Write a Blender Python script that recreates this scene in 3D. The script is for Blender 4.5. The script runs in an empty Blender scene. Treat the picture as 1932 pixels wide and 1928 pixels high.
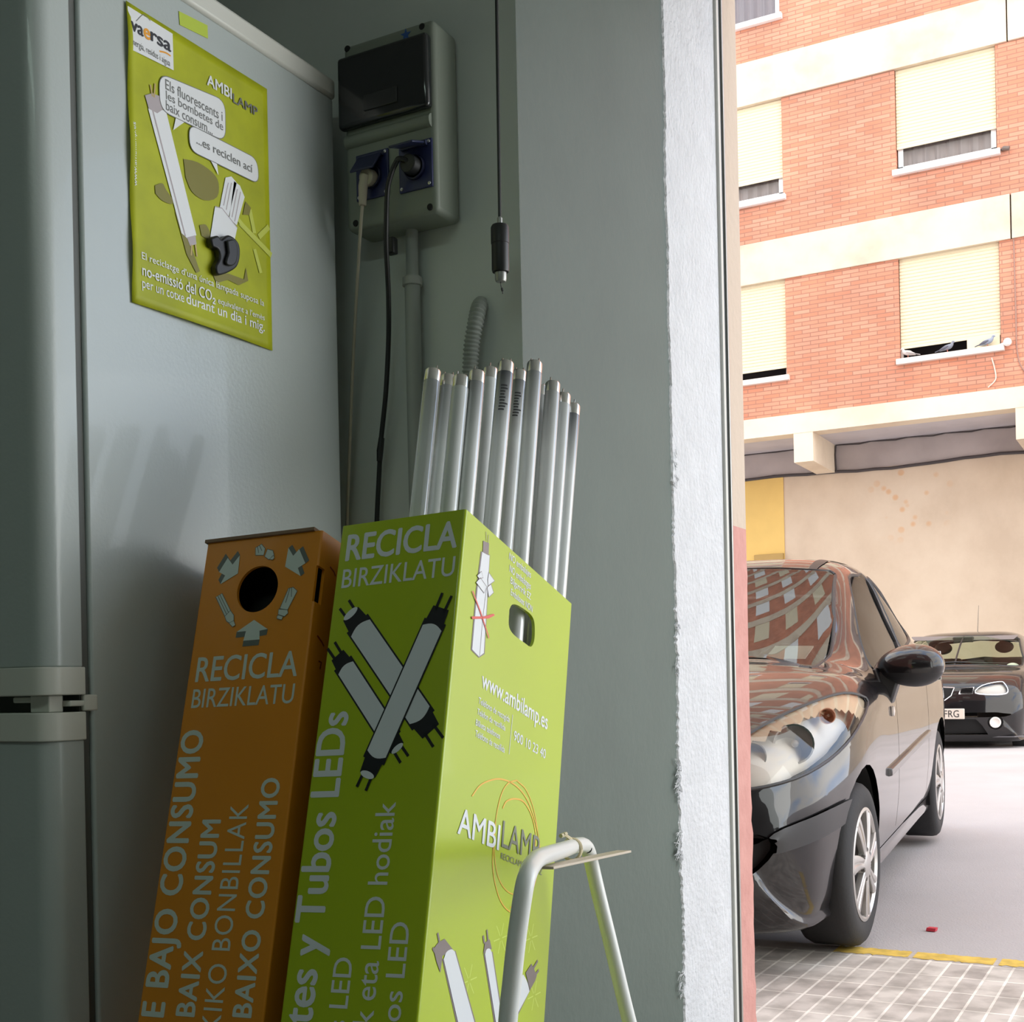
import bpy, bmesh, math, random
import numpy as np
from mathutils import Vector, Matrix
random.seed(7); np.random.seed(7)
sc = bpy.context.scene
COL = sc.collection

# ------------------------------------------------------------------ camera
CAMZ = 0.88; FPX = 2350.0; TH = math.radians(28.65); ROLL = math.radians(1.2)
cam_d = bpy.data.cameras.new('camera'); cam = bpy.data.objects.new('camera', cam_d); COL.objects.link(cam)
fwd = Vector((-math.sin(TH), math.cos(TH), 0)); r0 = Vector((math.cos(TH), math.sin(TH), 0)); u0 = Vector((0, 0, 1))
rgt = r0*math.cos(ROLL) - u0*math.sin(ROLL); upv = u0*math.cos(ROLL) + r0*math.sin(ROLL)
cam.matrix_world = Matrix(((rgt.x, upv.x, -fwd.x, 0), (rgt.y, upv.y, -fwd.y, 0), (rgt.z, upv.z, -fwd.z, CAMZ), (0, 0, 0, 1)))
cam_d.sensor_width = 36; cam_d.sensor_fit = 'HORIZONTAL'; cam_d.lens = 36*FPX/1932
cam_d.shift_y = (1288-964)/1932; cam_d.clip_start = 0.05; cam_d.clip_end = 300
sc.camera = cam

# ------------------------------------------------------------------ sky, daylight, exposure
sc.view_settings.view_transform = 'Standard'; sc.view_settings.look = 'None'
sc.view_settings.gamma = 1; sc.view_settings.use_curve_mapping = False
sc.view_settings.exposure = 0.0
w = bpy.data.worlds.new('sky'); sc.world = w; w.use_nodes = True
nt = w.node_tree; nt.nodes.clear()
def N(nt, t, **k):
    n = nt.nodes.new(t)
    for a, b in k.items(): setattr(n, a, b)
    return n
wo = N(nt, 'ShaderNodeOutputWorld'); bg = N(nt, 'ShaderNodeBackground')
tc = N(nt, 'ShaderNodeTexCoord'); nz = N(nt, 'ShaderNodeTexNoise'); nz.inputs['Scale'].default_value = 2.2; nz.inputs['Detail'].default_value = 6
mp = N(nt, 'ShaderNodeMapping'); mp.inputs['Scale'].default_value = (1, 1, 2.0)
cr = N(nt, 'ShaderNodeValToRGB'); cr.color_ramp.elements[0].position = .36; cr.color_ramp.elements[1].position = .50
cr.color_ramp.elements[0].color = (.50, .66, .95, 1); cr.color_ramp.elements[1].color = (1.0, .965, .92, 1)
nt.links.new(tc.outputs['Generated'], mp.inputs[0]); nt.links.new(mp.outputs[0], nz.inputs['Vector'])
nt.links.new(nz.outputs['Fac'], cr.inputs[0]); nt.links.new(cr.outputs[0], bg.inputs[0]); nt.links.new(bg.outputs[0], wo.inputs[0])
bg.inputs[1].default_value = 3.4

def area(name, loc, direction, sx, sy, power, col=(1, 1, 1)):
    d = bpy.data.lights.new(name, 'AREA'); d.shape = 'RECTANGLE'; d.size = sx; d.size_y = sy; d.energy = power; d.color = col
    o = bpy.data.objects.new(name, d); COL.objects.link(o); o.location = loc
    o.rotation_euler = Vector(direction).to_track_quat('-Z', 'Y').to_euler(); return o
# daylight entering by the wide shop front (open door side), right of the picture
DAY = area("shop_window_daylight", (2.5, 3.3, 1.25), (-.75, -1, -.03), 3.6, 2.1, 73, (.95, 1.0, .98))
# added greenish fill lamp behind the camera, brightening faces turned from the street
FILL = area("room_fill_light", (-.5, -.7, 2.72), (0, 0, -1), 1.2, .25, 9.2, (.78, 1.0, .88))

# ------------------------------------------------------------------ pixel rays on planes of the place (photo frame 1932 x 1928)
CO = Vector((0, 0, CAMZ))
def ray(p): return fwd + rgt*((p[0]-966)/FPX) + upv*((1288-p[1])/FPX)
def hit(p, o, n):
    r = ray(p); return CO + r*((Vector(o)-CO).dot(n)/r.dot(n))
def onX(p, X): return hit(p, (X, 0, 0), Vector((1, 0, 0)))
def onY(p, Y): return hit(p, (0, Y, 0), Vector((0, 1, 0)))
def onZ(p, Z): return hit(p, (0, 0, Z), Vector((0, 0, 1)))
def proj(P):
    d = Vector(P)-CO; k = d.dot(fwd); return (966+FPX*d.dot(rgt)/k, 1288-FPX*d.dot(upv)/k)

# ------------------------------------------------------------------ materials
MATS = {}
def mat(name, col, rough=.5, metal=0, coat=0, var=0, vscale=8, bump=0, bscale=60, spec=None, emis=None):
    if name in MATS: return MATS[name]
    m = bpy.data.materials.new(name); m.use_nodes = True; t = m.node_tree; b = t.nodes['Principled BSDF']
    c = (*col, 1); b.inputs['Base Color'].default_value = c; b.inputs['Roughness'].default_value = rough; b.inputs['Metallic'].default_value = metal
    b.inputs['Coat Weight'].default_value = coat; b.inputs['Coat Roughness'].default_value = .03
    if spec is not None: b.inputs['Specular IOR Level'].default_value = spec
    if var or bump:
        co = N(t, 'ShaderNodeTexCoord')
    if var:
        n = N(t, 'ShaderNodeTexNoise'); n.inputs['Scale'].default_value = vscale; n.inputs['Detail'].default_value = 6
        t.links.new(co.outputs['Object'], n.inputs['Vector'])
        mx = N(t, 'ShaderNodeMix', data_type='RGBA'); mx.inputs[6].default_value = tuple(max(0, x*(1-var)) for x in col)+(1,)
        mx.inputs[7].default_value = tuple(min(1, x*(1+var)) for x in col)+(1,)
        r = N(t, 'ShaderNodeMapRange'); r.inputs[1].default_value = .3; r.inputs[2].default_value = .7
        t.links.new(n.outputs['Fac'], r.inputs[0]); t.links.new(r.outputs[0], mx.inputs[0]); t.links.new(mx.outputs[2], b.inputs['Base Color'])
    if bump:
        n2 = N(t, 'ShaderNodeTexNoise'); n2.inputs['Scale'].default_value = bscale; n2.inputs['Detail'].default_value = 5
        t.links.new(co.outputs['Object'], n2.inputs['Vector'])
        bp = N(t, 'ShaderNodeBump'); bp.inputs['Strength'].default_value = bump; bp.inputs['Distance'].default_value = .01
        t.links.new(n2.outputs['Fac'], bp.inputs['Height']); t.links.new(bp.outputs[0], b.inputs['Normal'])
    MATS[name] = m; return m
def glass(name, tint=(.8, .85, .8), ior=1.5, boost=1.0):
    if name in MATS: return MATS[name]
    m = bpy.data.materials.new(name); m.use_nodes = True; t = m.node_tree; t.nodes.clear()
    out = N(t, 'ShaderNodeOutputMaterial'); mx = N(t, 'ShaderNodeMixShader'); tr = N(t, 'ShaderNodeBsdfTransparent'); gl = N(t, 'ShaderNodeBsdfGlossy')
    tr.inputs[0].default_value = (*tint, 1); gl.inputs['Roughness'].default_value = .0
    fr = N(t, 'ShaderNodeFresnel'); fr.inputs[0].default_value = ior
    mm = N(t, 'ShaderNodeMath', operation='MULTIPLY', use_clamp=True); mm.inputs[1].default_value = boost
    t.links.new(fr.outputs[0], mm.inputs[0]); t.links.new(mm.outputs[0], mx.inputs[0])
    t.links.new(tr.outputs[0], mx.inputs[1]); t.links.new(gl.outputs[0], mx.inputs[2]); t.links.new(mx.outputs[0], out.inputs[0])
    MATS[name] = m; return m

# ------------------------------------------------------------------ objects
def tag(o, label=None, cat=None, group=None, kind=None):
    if label: o['label'] = label
    if cat: o['category'] = cat
    if group: o['group'] = group
    if kind: o['kind'] = kind
    return o
def thing(name, label, cat, loc=(0, 0, 0), group=None, matrix=None):
    o = bpy.data.objects.new(name, None); COL.objects.link(o); o.empty_display_size = .1
    o.matrix_world = matrix if matrix is not None else Matrix.Translation(Vector(loc))
    o['_m'] = [x for r in o.matrix_world for x in r]
    return tag(o, label, cat, group)
def wm(o):   # world matrix without waiting for an update
    m = o.matrix_basis.copy()
    p = o.parent; q = o
    while p is not None:
        m = p.matrix_basis @ q.matrix_parent_inverse @ m if p.parent is None else p.matrix_basis @ q.matrix_parent_inverse @ m
        q = p; p = p.parent
    return m
def obj(name, bm, m, parent=None, world=True, smooth=True, bevel=0, seg=2, solid=0, sub=0, label=None, angle=35):
    """one mesh object; world=True: vertices are in world space, else in the parent's space"""
    me = bpy.data.meshes.new(name); bm.normal_update(); bm.to_mesh(me); bm.free()
    o = bpy.data.objects.new(name, me); COL.objects.link(o)
    for mm in (m if isinstance(m, (list, tuple)) else [m]): me.materials.append(mm)
    if parent is not None:
        o.parent = parent
        if world: o.matrix_parent_inverse = wm(parent).inverted()
    if smooth:
        for p in me.polygons: p.use_smooth = True
        try: me.set_sharp_from_angle(angle=math.radians(angle))
        except Exception: pass
    if solid: s = o.modifiers.new('s', 'SOLIDIFY'); s.thickness = solid; s.offset = -1
    if bevel: b = o.modifiers.new('b', 'BEVEL'); b.width = bevel; b.segments = seg; b.limit_method = 'ANGLE'; b.angle_limit = math.radians(40)
    if sub: s = o.modifiers.new('u', 'SUBSURF'); s.levels = sub; s.render_levels = sub
    if label: o['label'] = label
    return o
def struct(name, bm, m, label=None, **k):
    o = obj(name, bm, m, **k); o['kind'] = 'structure'
    if label: o['label'] = label
    return o
def BM(): return bmesh.new()
def box(bm, a, b, mi=0):
    x0, y0, z0 = a; x1, y1, z1 = b
    v = [bm.verts.new(p) for p in ((x0,y0,z0),(x1,y0,z0),(x1,y1,z0),(x0,y1,z0),(x0,y0,z1),(x1,y0,z1),(x1,y1,z1),(x0,y1,z1))]
    for f in ((0,3,2,1),(4,5,6,7),(0,1,5,4),(1,2,6,5),(2,3,7,6),(3,0,4,7)):
        bm.faces.new([v[i] for i in f]).material_index = mi
    return bm
def prism(bm, pts, d, mi=0):
    """closed solid: outline pts (3-D, planar) swept by the vector d"""
    d = Vector(d); a = [bm.verts.new(Vector(p)) for p in pts]; b = [bm.verts.new(Vector(p)+d) for p in pts]; n = len(a)
    fs = [bm.faces.new(a[::-1]), bm.faces.new(b)]
    for i in range(n): fs.append(bm.faces.new((a[i], a[(i+1) % n], b[(i+1) % n], b[i])))
    for f in fs: f.material_index = mi
    bmesh.ops.recalc_face_normals(bm, faces=fs); return bm
def frame_of(t):
    t = t.normalized(); a = Vector((0, 0, 1)) if abs(t.z) < .9 else Vector((1, 0, 0))
    u = t.cross(a).normalized(); return u, t.cross(u).normalized()
def tube(bm, pts, r, n=12, caps=True, mi=0):
    pts = [Vector(p) for p in pts]; rs = r if isinstance(r, (list, tuple)) else [r]*len(pts); rings = []
    u = None
    for i, p in enumerate(pts):
        t = (pts[min(i+1, len(pts)-1)]-pts[max(i-1, 0)]).normalized()
        if u is None: u, v = frame_of(t)
        else: u = (u-t*u.dot(t)).normalized(); v = t.cross(u)
        rings.append([bm.verts.new(p+(u*math.cos(2*math.pi*k/n)+v*math.sin(2*math.pi*k/n))*rs[i]) for k in range(n)])
    for a, b in zip(rings, rings[1:]):
        for k in range(n): bm.faces.new((a[k], a[(k+1) % n], b[(k+1) % n], b[k])).material_index = mi
    if caps: bm.faces.new(rings[0][::-1]).material_index = mi; bm.faces.new(rings[-1]).material_index = mi
    return bm
def lathe(bm, prof, o, ax, n=32, mi=0, ang=2*math.pi):
    """prof: list of (radius, height along ax)"""
    o = Vector(o); ax = Vector(ax).normalized(); u, v = frame_of(ax); rings = []
    for r, h in prof: rings.append([bm.verts.new(o+ax*h+(u*math.cos(2*math.pi*k/n)+v*math.sin(2*math.pi*k/n))*max(r, 1e-5)) for k in range(n)])
    fs = []
    for a, b in zip(rings, rings[1:]):
        for k in range(n):
            f = bm.faces.new((a[k], a[(k+1) % n], b[(k+1) % n], b[k])); f.material_index = mi; fs.append(f)
    return bm
def spline(pts, n=8):
    P = [np.array(p, float) for p in pts]; P = [2*P[0]-P[1]]+P+[2*P[-1]-P[-2]]; out = []
    for i in range(1, len(P)-2):
        for k in range(n):
            t = k/n; a, b, c, d = P[i-1:i+3]
            out.append(.5*((2*b)+(c-a)*t+(2*a-5*b+4*c-d)*t*t+(-a+3*b-3*c+d)*t**3))
    out.append(P[-2]); return [Vector(p) if len(p) == 3 else tuple(p) for p in out]

# ------------------------------------------------------------------ flat print on faces
class Face:
    """a flat face with two in-plane axes and a normal; prints are laid on it"""
    def __init__(s, o, ex, ey):
        s.o = Vector(o); s.ex = Vector(ex).normalized(); s.ey = Vector(ey).normalized(); s.n = s.ex.cross(s.ey)
    def uv(s, p):
        q = hit(p, s.o, s.n)-s.o; return np.array((q.dot(s.ex), q.dot(s.ey)))
    def at(s, uv, h=0): return s.o+s.ex*float(uv[0])+s.ey*float(uv[1])+s.n*h
def poly(bm, F, uvs, h, mi=0):
    f = bm.faces.new([bm.verts.new(F.at(p, h)) for p in uvs]); f.normal_update(); f.material_index = mi
    if f.normal.dot(F.n) < 0: f.normal_flip()
    return f
def ppoly(bm, F, pxs, h, mi=0): return poly(bm, F, [F.uv(p) for p in pxs], h, mi)
def ribbon(bm, F, uvs, wd, h, mi=0, closed=False):
    P = [np.array(p, float) for p in uvs]; n = len(P); L = []
    for i in range(n):
        a = P[i-1] if (i or closed) else P[0]; b = P[(i+1) % n] if (i < n-1 or closed) else P[-1]
        t = b-a; t = t/(np.linalg.norm(t)+1e-12); m = np.array((-t[1], t[0]))*wd/2; L.append((bm.verts.new(F.at(P[i]+m, h)), bm.verts.new(F.at(P[i]-m, h))))
    for i in range(n if closed else n-1):
        a, b = L[i], L[(i+1) % n]; f = bm.faces.new((a[1], b[1], b[0], a[0])); f.material_index = mi
    return bm
_dg = None
def text_mesh(s, bold=0.0, shear=0.0, space=1.0):
    cu = bpy.data.curves.new('t', 'FONT'); cu.body = s; cu.size = 1; cu.offset = bold; cu.shear = shear; cu.resolution_u = 4; cu.space_character = space
    o = bpy.data.objects.new('t', cu); COL.objects.link(o); dg = bpy.context.evaluated_depsgraph_get()
    me = bpy.data.meshes.new_from_object(o.evaluated_get(dg)); co = np.array([v.co[:2] for v in me.vertices]); fs = [list(p.vertices) for p in me.polygons]
    bpy.data.objects.remove(o); bpy.data.curves.remove(cu); bpy.data.meshes.remove(me); return co, fs
_caps = {}
def cap_h(ref, bold):
    k = (ref, bold)
    if k not in _caps: _caps[k] = float(text_mesh(ref, bold)[0][:, 1].max())
    return _caps[k]
def text_uv(bm, F, s, o, ux, width, height, ref='H', bold=.0, h=.0006, mi=0, space=1.0):
    """o: baseline start (u, v); ux: reading direction; height of the character ref"""
    if isinstance(bm, list): bm.append(BM()); bm = bm[-1]
    co, fs = text_mesh(s, 0, 0, space); x0, x1 = co[:, 0].min()-bold, co[:, 0].max()+bold; kx = width/(x1-x0); ky = height/(cap_h(ref, 0)+bold)
    ux = np.array(ux, float); ux /= np.linalg.norm(ux); uy = np.array((-ux[1], ux[0])); o = np.array(o, float)
    for n, (dx, dy) in enumerate(((0, 0), (-1, 0), (1, 0), (0, 1), (0, -1), (-.7, -.7), (.7, .7)) if bold else ((0, 0),)):   # heavier weights: shifted strokes
        vs = [bm.verts.new(F.at(o+ux*(c[0]+dx*bold-x0)*kx+uy*(c[1]+dy*bold*.7+bold*.5)*ky, h+n*.00001)) for c in co]
        for f in fs:
            try: g = bm.faces.new([vs[i] for i in f]); g.material_index = mi
            except ValueError: pass
def text_px(bm, F, s, bl, br, tl, **k):
    a, b, c = F.uv(bl), F.uv(br), F.uv(tl); d = b-a
    if k.pop('free', False): x = d/np.linalg.norm(d)
    else: x = np.array((1., 0)) if abs(d[0]) > abs(d[1]) else np.array((0, 1. if d[1] > 0 else -1.))
    y = np.array((-x[1], x[0]))
    text_uv(bm, F, s, a, x, float(d @ x), float((c-a) @ y), **k)
def clusters(bm, gap):
    """split a mesh into its separate pieces; pieces nearer than gap stay together"""
    bm.verts.index_update(); bm.verts.ensure_lookup_table(); n = len(bm.verts); par = list(range(n))
    def find(i):
        while par[i] != i: par[i] = par[par[i]]; i = par[i]
        return i
    for e in bm.edges: par[find(e.verts[0].index)] = find(e.verts[1].index)
    isl = {}
    for v in bm.verts: isl.setdefault(find(v.index), []).append(v.index)
    keys = list(isl); bb = []
    for k in keys:
        P = np.array([bm.verts[i].co[:] for i in isl[k]]); bb.append((P.min(0)-gap/2, P.max(0)+gap/2))
    up = list(range(len(keys)))
    def fu(i):
        while up[i] != i: up[i] = up[up[i]]; i = up[i]
        return i
    for i in range(len(keys)):
        for j in range(i):
            if fu(i) != fu(j) and (bb[i][0] <= bb[j][1]).all() and (bb[j][0] <= bb[i][1]).all(): up[fu(i)] = fu(j)
    grp = {}
    for i, k in enumerate(keys): grp.setdefault(fu(i), []).extend(isl[k])
    if len(grp) == 1: return [bm]
    out = []
    for g in grp.values():
        st = set(g); nb = BM(); mp_ = {i: nb.verts.new(bm.verts[i].co) for i in g}
        for f in bm.faces:
            if f.verts[0].index in st:
                q = nb.faces.new([mp_[v.index] for v in f.verts]); q.material_index = f.material_index
        out.append(nb)
    bm.free(); return out
def split_obj(name, bm, m, parent, gap=.004, **k): return [obj(name, b, m, parent, **k) for b in clusters(bm, gap)]
def print_obj(name, bm, m, parent, label=None, gap=.005):
    """printed shapes; a list holds one mesh per line of lettering"""
    r = []
    for b in (bm if isinstance(bm, list) else clusters(bm, gap)): r.append(obj(name, b, m, parent, smooth=False, label=label))
    return r[0]
# ================================================================== the room
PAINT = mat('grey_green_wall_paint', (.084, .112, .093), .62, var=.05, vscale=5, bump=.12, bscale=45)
PLASTER = mat('bare_white_plaster', (.62, .63, .65), .85, var=.05, vscale=18, bump=.6, bscale=70)
FLOORM = mat('terrazzo_floor', (.30, .29, .27), .4, var=.2, vscale=30)
CEILM = mat('ceiling_white', (.4, .42, .4), .8)
YA = 1.95; XB = -1.03; YE = 3.165; CEIL_Z = 2.9
RX = 4.6; LX = -2.7; BY = -3.0
struct('floor', box(BM(), (LX-.1, BY-.1, -.12), (RX+.1, 2.95, 0)), FLOORM, smooth=False)
struct('ceiling', box(BM(), (LX-.1, BY-.1, CEIL_Z), (RX+.1, 3.0, CEIL_Z+.1)), CEILM, smooth=False)
bm = BM(); prism(bm, [(LX, YA, 0), (XB, YA, 0), (XB-.18, YA+.18, 0), (LX, YA+.18, 0)], (0, 0, CEIL_Z))
WALLA = mat('pale_grey_wall_paint', (.62, .67, .63), .62, var=.04, vscale=4, bump=.06, bscale=45)
struct('wall_back', bm, WALLA, smooth=False)
bm = BM(); prism(bm, [(XB, YA, 0), (XB, 3.02, 0), (XB-.18, 3.02, 0), (XB-.18, YA+.18, 0)], (0, 0, CEIL_Z))
struct('wall_side', bm, PAINT, smooth=False)
struct('wall_left', box(BM(), (LX-.1, BY, 0), (LX, YA, CEIL_Z)), PAINT, smooth=False)
struct('wall_rear', box(BM(), (LX-.1, BY-.1, 0), (RX+.1, BY, CEIL_Z)), PAINT, smooth=False)
struct('wall_right', box(BM(), (RX, BY, 0), (RX+.1, 3.0, CEIL_Z)), PAINT, smooth=False)

# unpainted plaster strip beside the shop door, with its ragged paint edge
bm = BM(); zs = np.linspace(0, CEIL_Z, 420); rr = np.random.RandomState(3)
wob = np.interp(zs, np.linspace(0, CEIL_Z, 40), rr.uniform(-.006, .006, 40))+rr.normal(0, .0016, len(zs))
wob += np.where(zs < 1.25, rr.normal(0, .0035, len(zs)), 0)
L = [bm.verts.new((XB, 2.654+wob[i]+.012*(1-z/2.4)*(z < 2.4), z)) for i, z in enumerate(zs)]
L2 = [bm.verts.new((XB+.004, 2.658+wob[i]+.012*(1-z/2.4)*(z < 2.4), z)) for i, z in enumerate(zs)]
R = [bm.verts.new((XB+.004, 3.02, z)) for z in zs]
for i in range(len(zs)-1):
    bm.faces.new((L[i], L2[i], L2[i+1], L[i+1])); bm.faces.new((L2[i], R[i], R[i+1], L2[i+1]))
bmesh.ops.recalc_face_normals(bm, faces=bm.faces[:])
tr = struct('trim_1', bm, PLASTER, smooth=False)
# torn paper fibres along the edge
bm = BM()
for py, k, s in ((870, 6, .5), (905, 6, .6), (1195, 7, .5), (1260, 6, .5), (1455, 16, 1.0), (1480, 16, 1.1), (1505, 10, .8), (1580, 14, 1.0), (1600, 16, 1.2), (1625, 10, .9), (1850, 10, 1.0), (1870, 8, .8)):
    for _ in range(k):
        p = onX((1272+rr.uniform(-2, 6)+(py-870)*.012, py+rr.uniform(-14, 14)), XB+.004); q = Vector((0, -rr.uniform(.008, .03)*s, rr.uniform(-.024, .024)*s))
        tube(bm, spline([p+Vector((.0005, .006, 0)), p+q*.5+Vector((.004*s, 0, .004)), p+q+Vector((.003, 0, rr.uniform(-.008, .008)))], 4), [.0007]*9, 4)
obj('torn_edge', bm, PLASTER, tr)

# aluminium frame profile of the shop door
ALU = mat('door_aluminium', (.42, .42, .40), .35, .85); DARKRUB = mat('dark_gasket', (.035, .038, .036), .5)
bm = BM(); box(bm, (XB-.02, 3.005, 0), (XB+.012, 3.022, CEIL_Z)); dfm = struct('door_1', bm, mat('pale_profile', (.62, .62, .58), .4), smooth=False, bevel=.002)
bm = BM(); box(bm, (XB-.02, 3.022, 0), (XB+.010, 3.036, CEIL_Z)); obj('gasket', bm, DARKRUB, dfm, smooth=False)
bm = BM(); box(bm, (XB-.02, 3.036, 0), (XB+.015, 3.046, CEIL_Z)); obj('profile', bm, ALU, dfm, smooth=False, bevel=.002)

# painted masonry jamb outside the frame: beige above, dusty red below (paint on the wall)
def jamb_material():
    m = mat('painted_jamb', (.5, .4, .3), .75, bump=.35, bscale=40); t = m.node_tree; b = t.nodes['Principled BSDF']
    g = N(t, 'ShaderNodeNewGeometry'); sx = N(t, 'ShaderNodeSeparateXYZ'); t.links.new(g.outputs['Position'], sx.inputs[0])
    gt = N(t, 'ShaderNodeMath', operation='GREATER_THAN'); gt.inputs[1].default_value = 1.268; t.links.new(sx.outputs['Z'], gt.inputs[0])
    n = N(t, 'ShaderNodeTexNoise'); n.inputs['Scale'].default_value = 14; n.inputs['Detail'].default_value = 8; t.links.new(g.outputs['Position'], n.inputs['Vector'])
    r = N(t, 'ShaderNodeValToRGB'); r.color_ramp.elements[0].color = (.53, .25, .215, 1); r.color_ramp.elements[1].color = (.60, .30, .26, 1)
    r.color_ramp.elements[0].position = .35; r.color_ramp.elements[1].position = .65; t.links.new(n.outputs['Fac'], r.inputs[0])
    mx = N(t, 'ShaderNodeMix', data_type='RGBA'); t.links.new(gt.outputs[0], mx.inputs[0]); t.links.new(r.outputs[0], mx.inputs[6]); mx.inputs[7].default_value = (.56, .455, .36, 1)
    t.links.new(mx.outputs[2], b.inputs['Base Color']); return m
JAMB = jamb_material()
bm = BM(); zs = np.linspace(-.1, CEIL_Z, 90); rr = np.random.RandomState(5)
A = []; B = []; C = []; D = []
for z in zs:
    e = .004*(z < 1.2)*rr.normal(); A.append(bm.verts.new((XB+.012, 3.046, z))); B.append(bm.verts.new((XB+.012, YE+e-.008, z))); C.append(bm.verts.new((XB+.004, YE+e, z))); D.append(bm.verts.new((XB-.3, YE, z)))
for i in range(len(zs)-1):
    for P, Q in ((A, B), (B, C), (C, D)): bm.faces.new((P[i], Q[i], Q[i+1], P[i+1]))
bmesh.ops.recalc_face_normals(bm, faces=bm.faces[:])
struct('trim_2', bm, JAMB, smooth=False)
# the house the shop is in: its street front (brick above, seen only in reflections) and the header over the opening
def brick_material(name, c1, c2, mort, wd=.27, hh=.066, scale=1):
    m = bpy.data.materials.new(name); m.use_nodes = True; t = m.node_tree; b = t.nodes['Principled BSDF']; b.inputs['Roughness'].default_value = .8
    g = N(t, 'ShaderNodeNewGeometry'); sx = N(t, 'ShaderNodeSeparateXYZ'); cx = N(t, 'ShaderNodeCombineXYZ'); t.links.new(g.outputs['Position'], sx.inputs[0])
    ad = N(t, 'ShaderNodeMath', operation='ADD'); t.links.new(sx.outputs['X'], ad.inputs[0]); t.links.new(sx.outputs['Y'], ad.inputs[1])
    t.links.new(ad.outputs[0], cx.inputs[0]); t.links.new(sx.outputs['Z'], cx.inputs[1])
    br = N(t, 'ShaderNodeTexBrick'); br.inputs['Scale'].default_value = 1; br.inputs['Brick Width'].default_value = wd; br.inputs['Row Height'].default_value = hh
    br.inputs['Mortar Size'].default_value = .009; br.inputs['Mortar Smooth'].default_value = .3; br.inputs['Bias'].default_value = -.1
    br.inputs['Color1'].default_value = (*c1, 1); br.inputs['Color2'].default_value = (*c2, 1); br.inputs['Mortar'].default_value = (*mort, 1)
    t.links.new(cx.outputs[0], br.inputs['Vector'])
    n = N(t, 'ShaderNodeTexNoise'); n.inputs['Scale'].default_value = .9; n.inputs['Detail'].default_value = 5; t.links.new(g.outputs['Position'], n.inputs['Vector'])
    r = N(t, 'ShaderNodeValToRGB'); r.color_ramp.elements[0].color = (.78, .80, .82, 1); r.color_ramp.elements[1].color = (1.12, 1.1, 1.08, 1); r.color_ramp.elements[0].position = .3; r.color_ramp.elements[1].position = .7
    t.links.new(n.outputs['Fac'], r.inputs[0]); mx = N(t, 'ShaderNodeMix', data_type='RGBA', blend_type='MULTIPLY'); mx.inputs[0].default_value = 1
    t.links.new(br.outputs['Color'], mx.inputs[6]); t.links.new(r.outputs[0], mx.inputs[7]); t.links.new(mx.outputs[2], b.inputs['Base Color']); return m
BRICK = brick_material('orange_brick', (.60, .235, .135), (.72, .33, .215), (.40, .185, .12))
DBRICK = brick_material('dark_brick', (.30, .13, .10), (.36, .17, .13), (.25, .15, .12))
bm = BM(); box(bm, (-14, 3.0, 2.76), (RX+.1, YE, 11)); box(bm, (-14, 3.02, -.2), (XB-.3, YE, CEIL_Z))
struct('wall_front', bm, DBRICK, smooth=False)
PALE = mat('pale_shutter', (.62, .62, .55), .5)
bm = BM()
for fx in (-12.4, -9.6, -6.6, -3.6, -.4):
    for fz in (3.7, 6.7): box(bm, (fx, YE-.01, fz), (fx+1.5, YE+.03, fz+1.5))
struct('window_2', bm, PALE, smooth=False)
# ================================================================== fridge
WHITE = mat('fridge_enamel', (.455, .50, .485), .32, coat=.12, bump=.05, bscale=160)
WHITE2 = mat('fridge_plastic', (.66, .66, .60), .4)
GASK = mat('fridge_gasket', (.10, .105, .095), .6)
FX = -1.371; FW = .6; fy0, fy1 = 1.266, 1.868
fr = thing('fridge', 'tall white two-door fridge freezer standing in the left corner, poster on its side', 'fridge', (FX-FW/2, 1.55, 0))
obj('cabinet', box(BM(), (FX-FW, fy0, .03), (FX, fy1, 1.962)), WHITE, fr, bevel=.004)
lid = obj('lid', box(BM(), (FX-FW-.004, fy0-.05, 1.962), (FX+.004, fy1+.004, 1.998)), WHITE2, fr, bevel=.006, label='cream plastic top lid')
obj('gasket', box(BM(), (FX-FW+.012, 1.249, .06), (FX-.006, 1.266, 1.955)), GASK, fr, bevel=.002, label='dark door seal')
def door(z0, z1):
    bm = BM(); pts = []; x0 = FX-FW; x1 = FX; yf = 1.186; yb = 1.250; r = .030
    for k in range(9):
        a = math.pi/2*k/8; pts.append((x1-r+r*math.cos(math.pi/2-a) if False else x1-r+r*math.sin(a), yf+r-r*math.cos(a)))
    pts = [(x0, yb), (x0, yf+r)]+[(x0+r-r*math.cos(math.pi/2*k/8), yf+r-r*math.sin(math.pi/2*k/8)) for k in range(1, 9)]+pts+[(x1, yb)]
    prism(bm, [(p[0], p[1], z0) for p in pts], (0, 0, z1-z0)); return bm
obj('door', door(.915, 1.955), WHITE, fr, bevel=.002)
obj('door', door(.06, .8125), WHITE, fr, bevel=.002)
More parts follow.
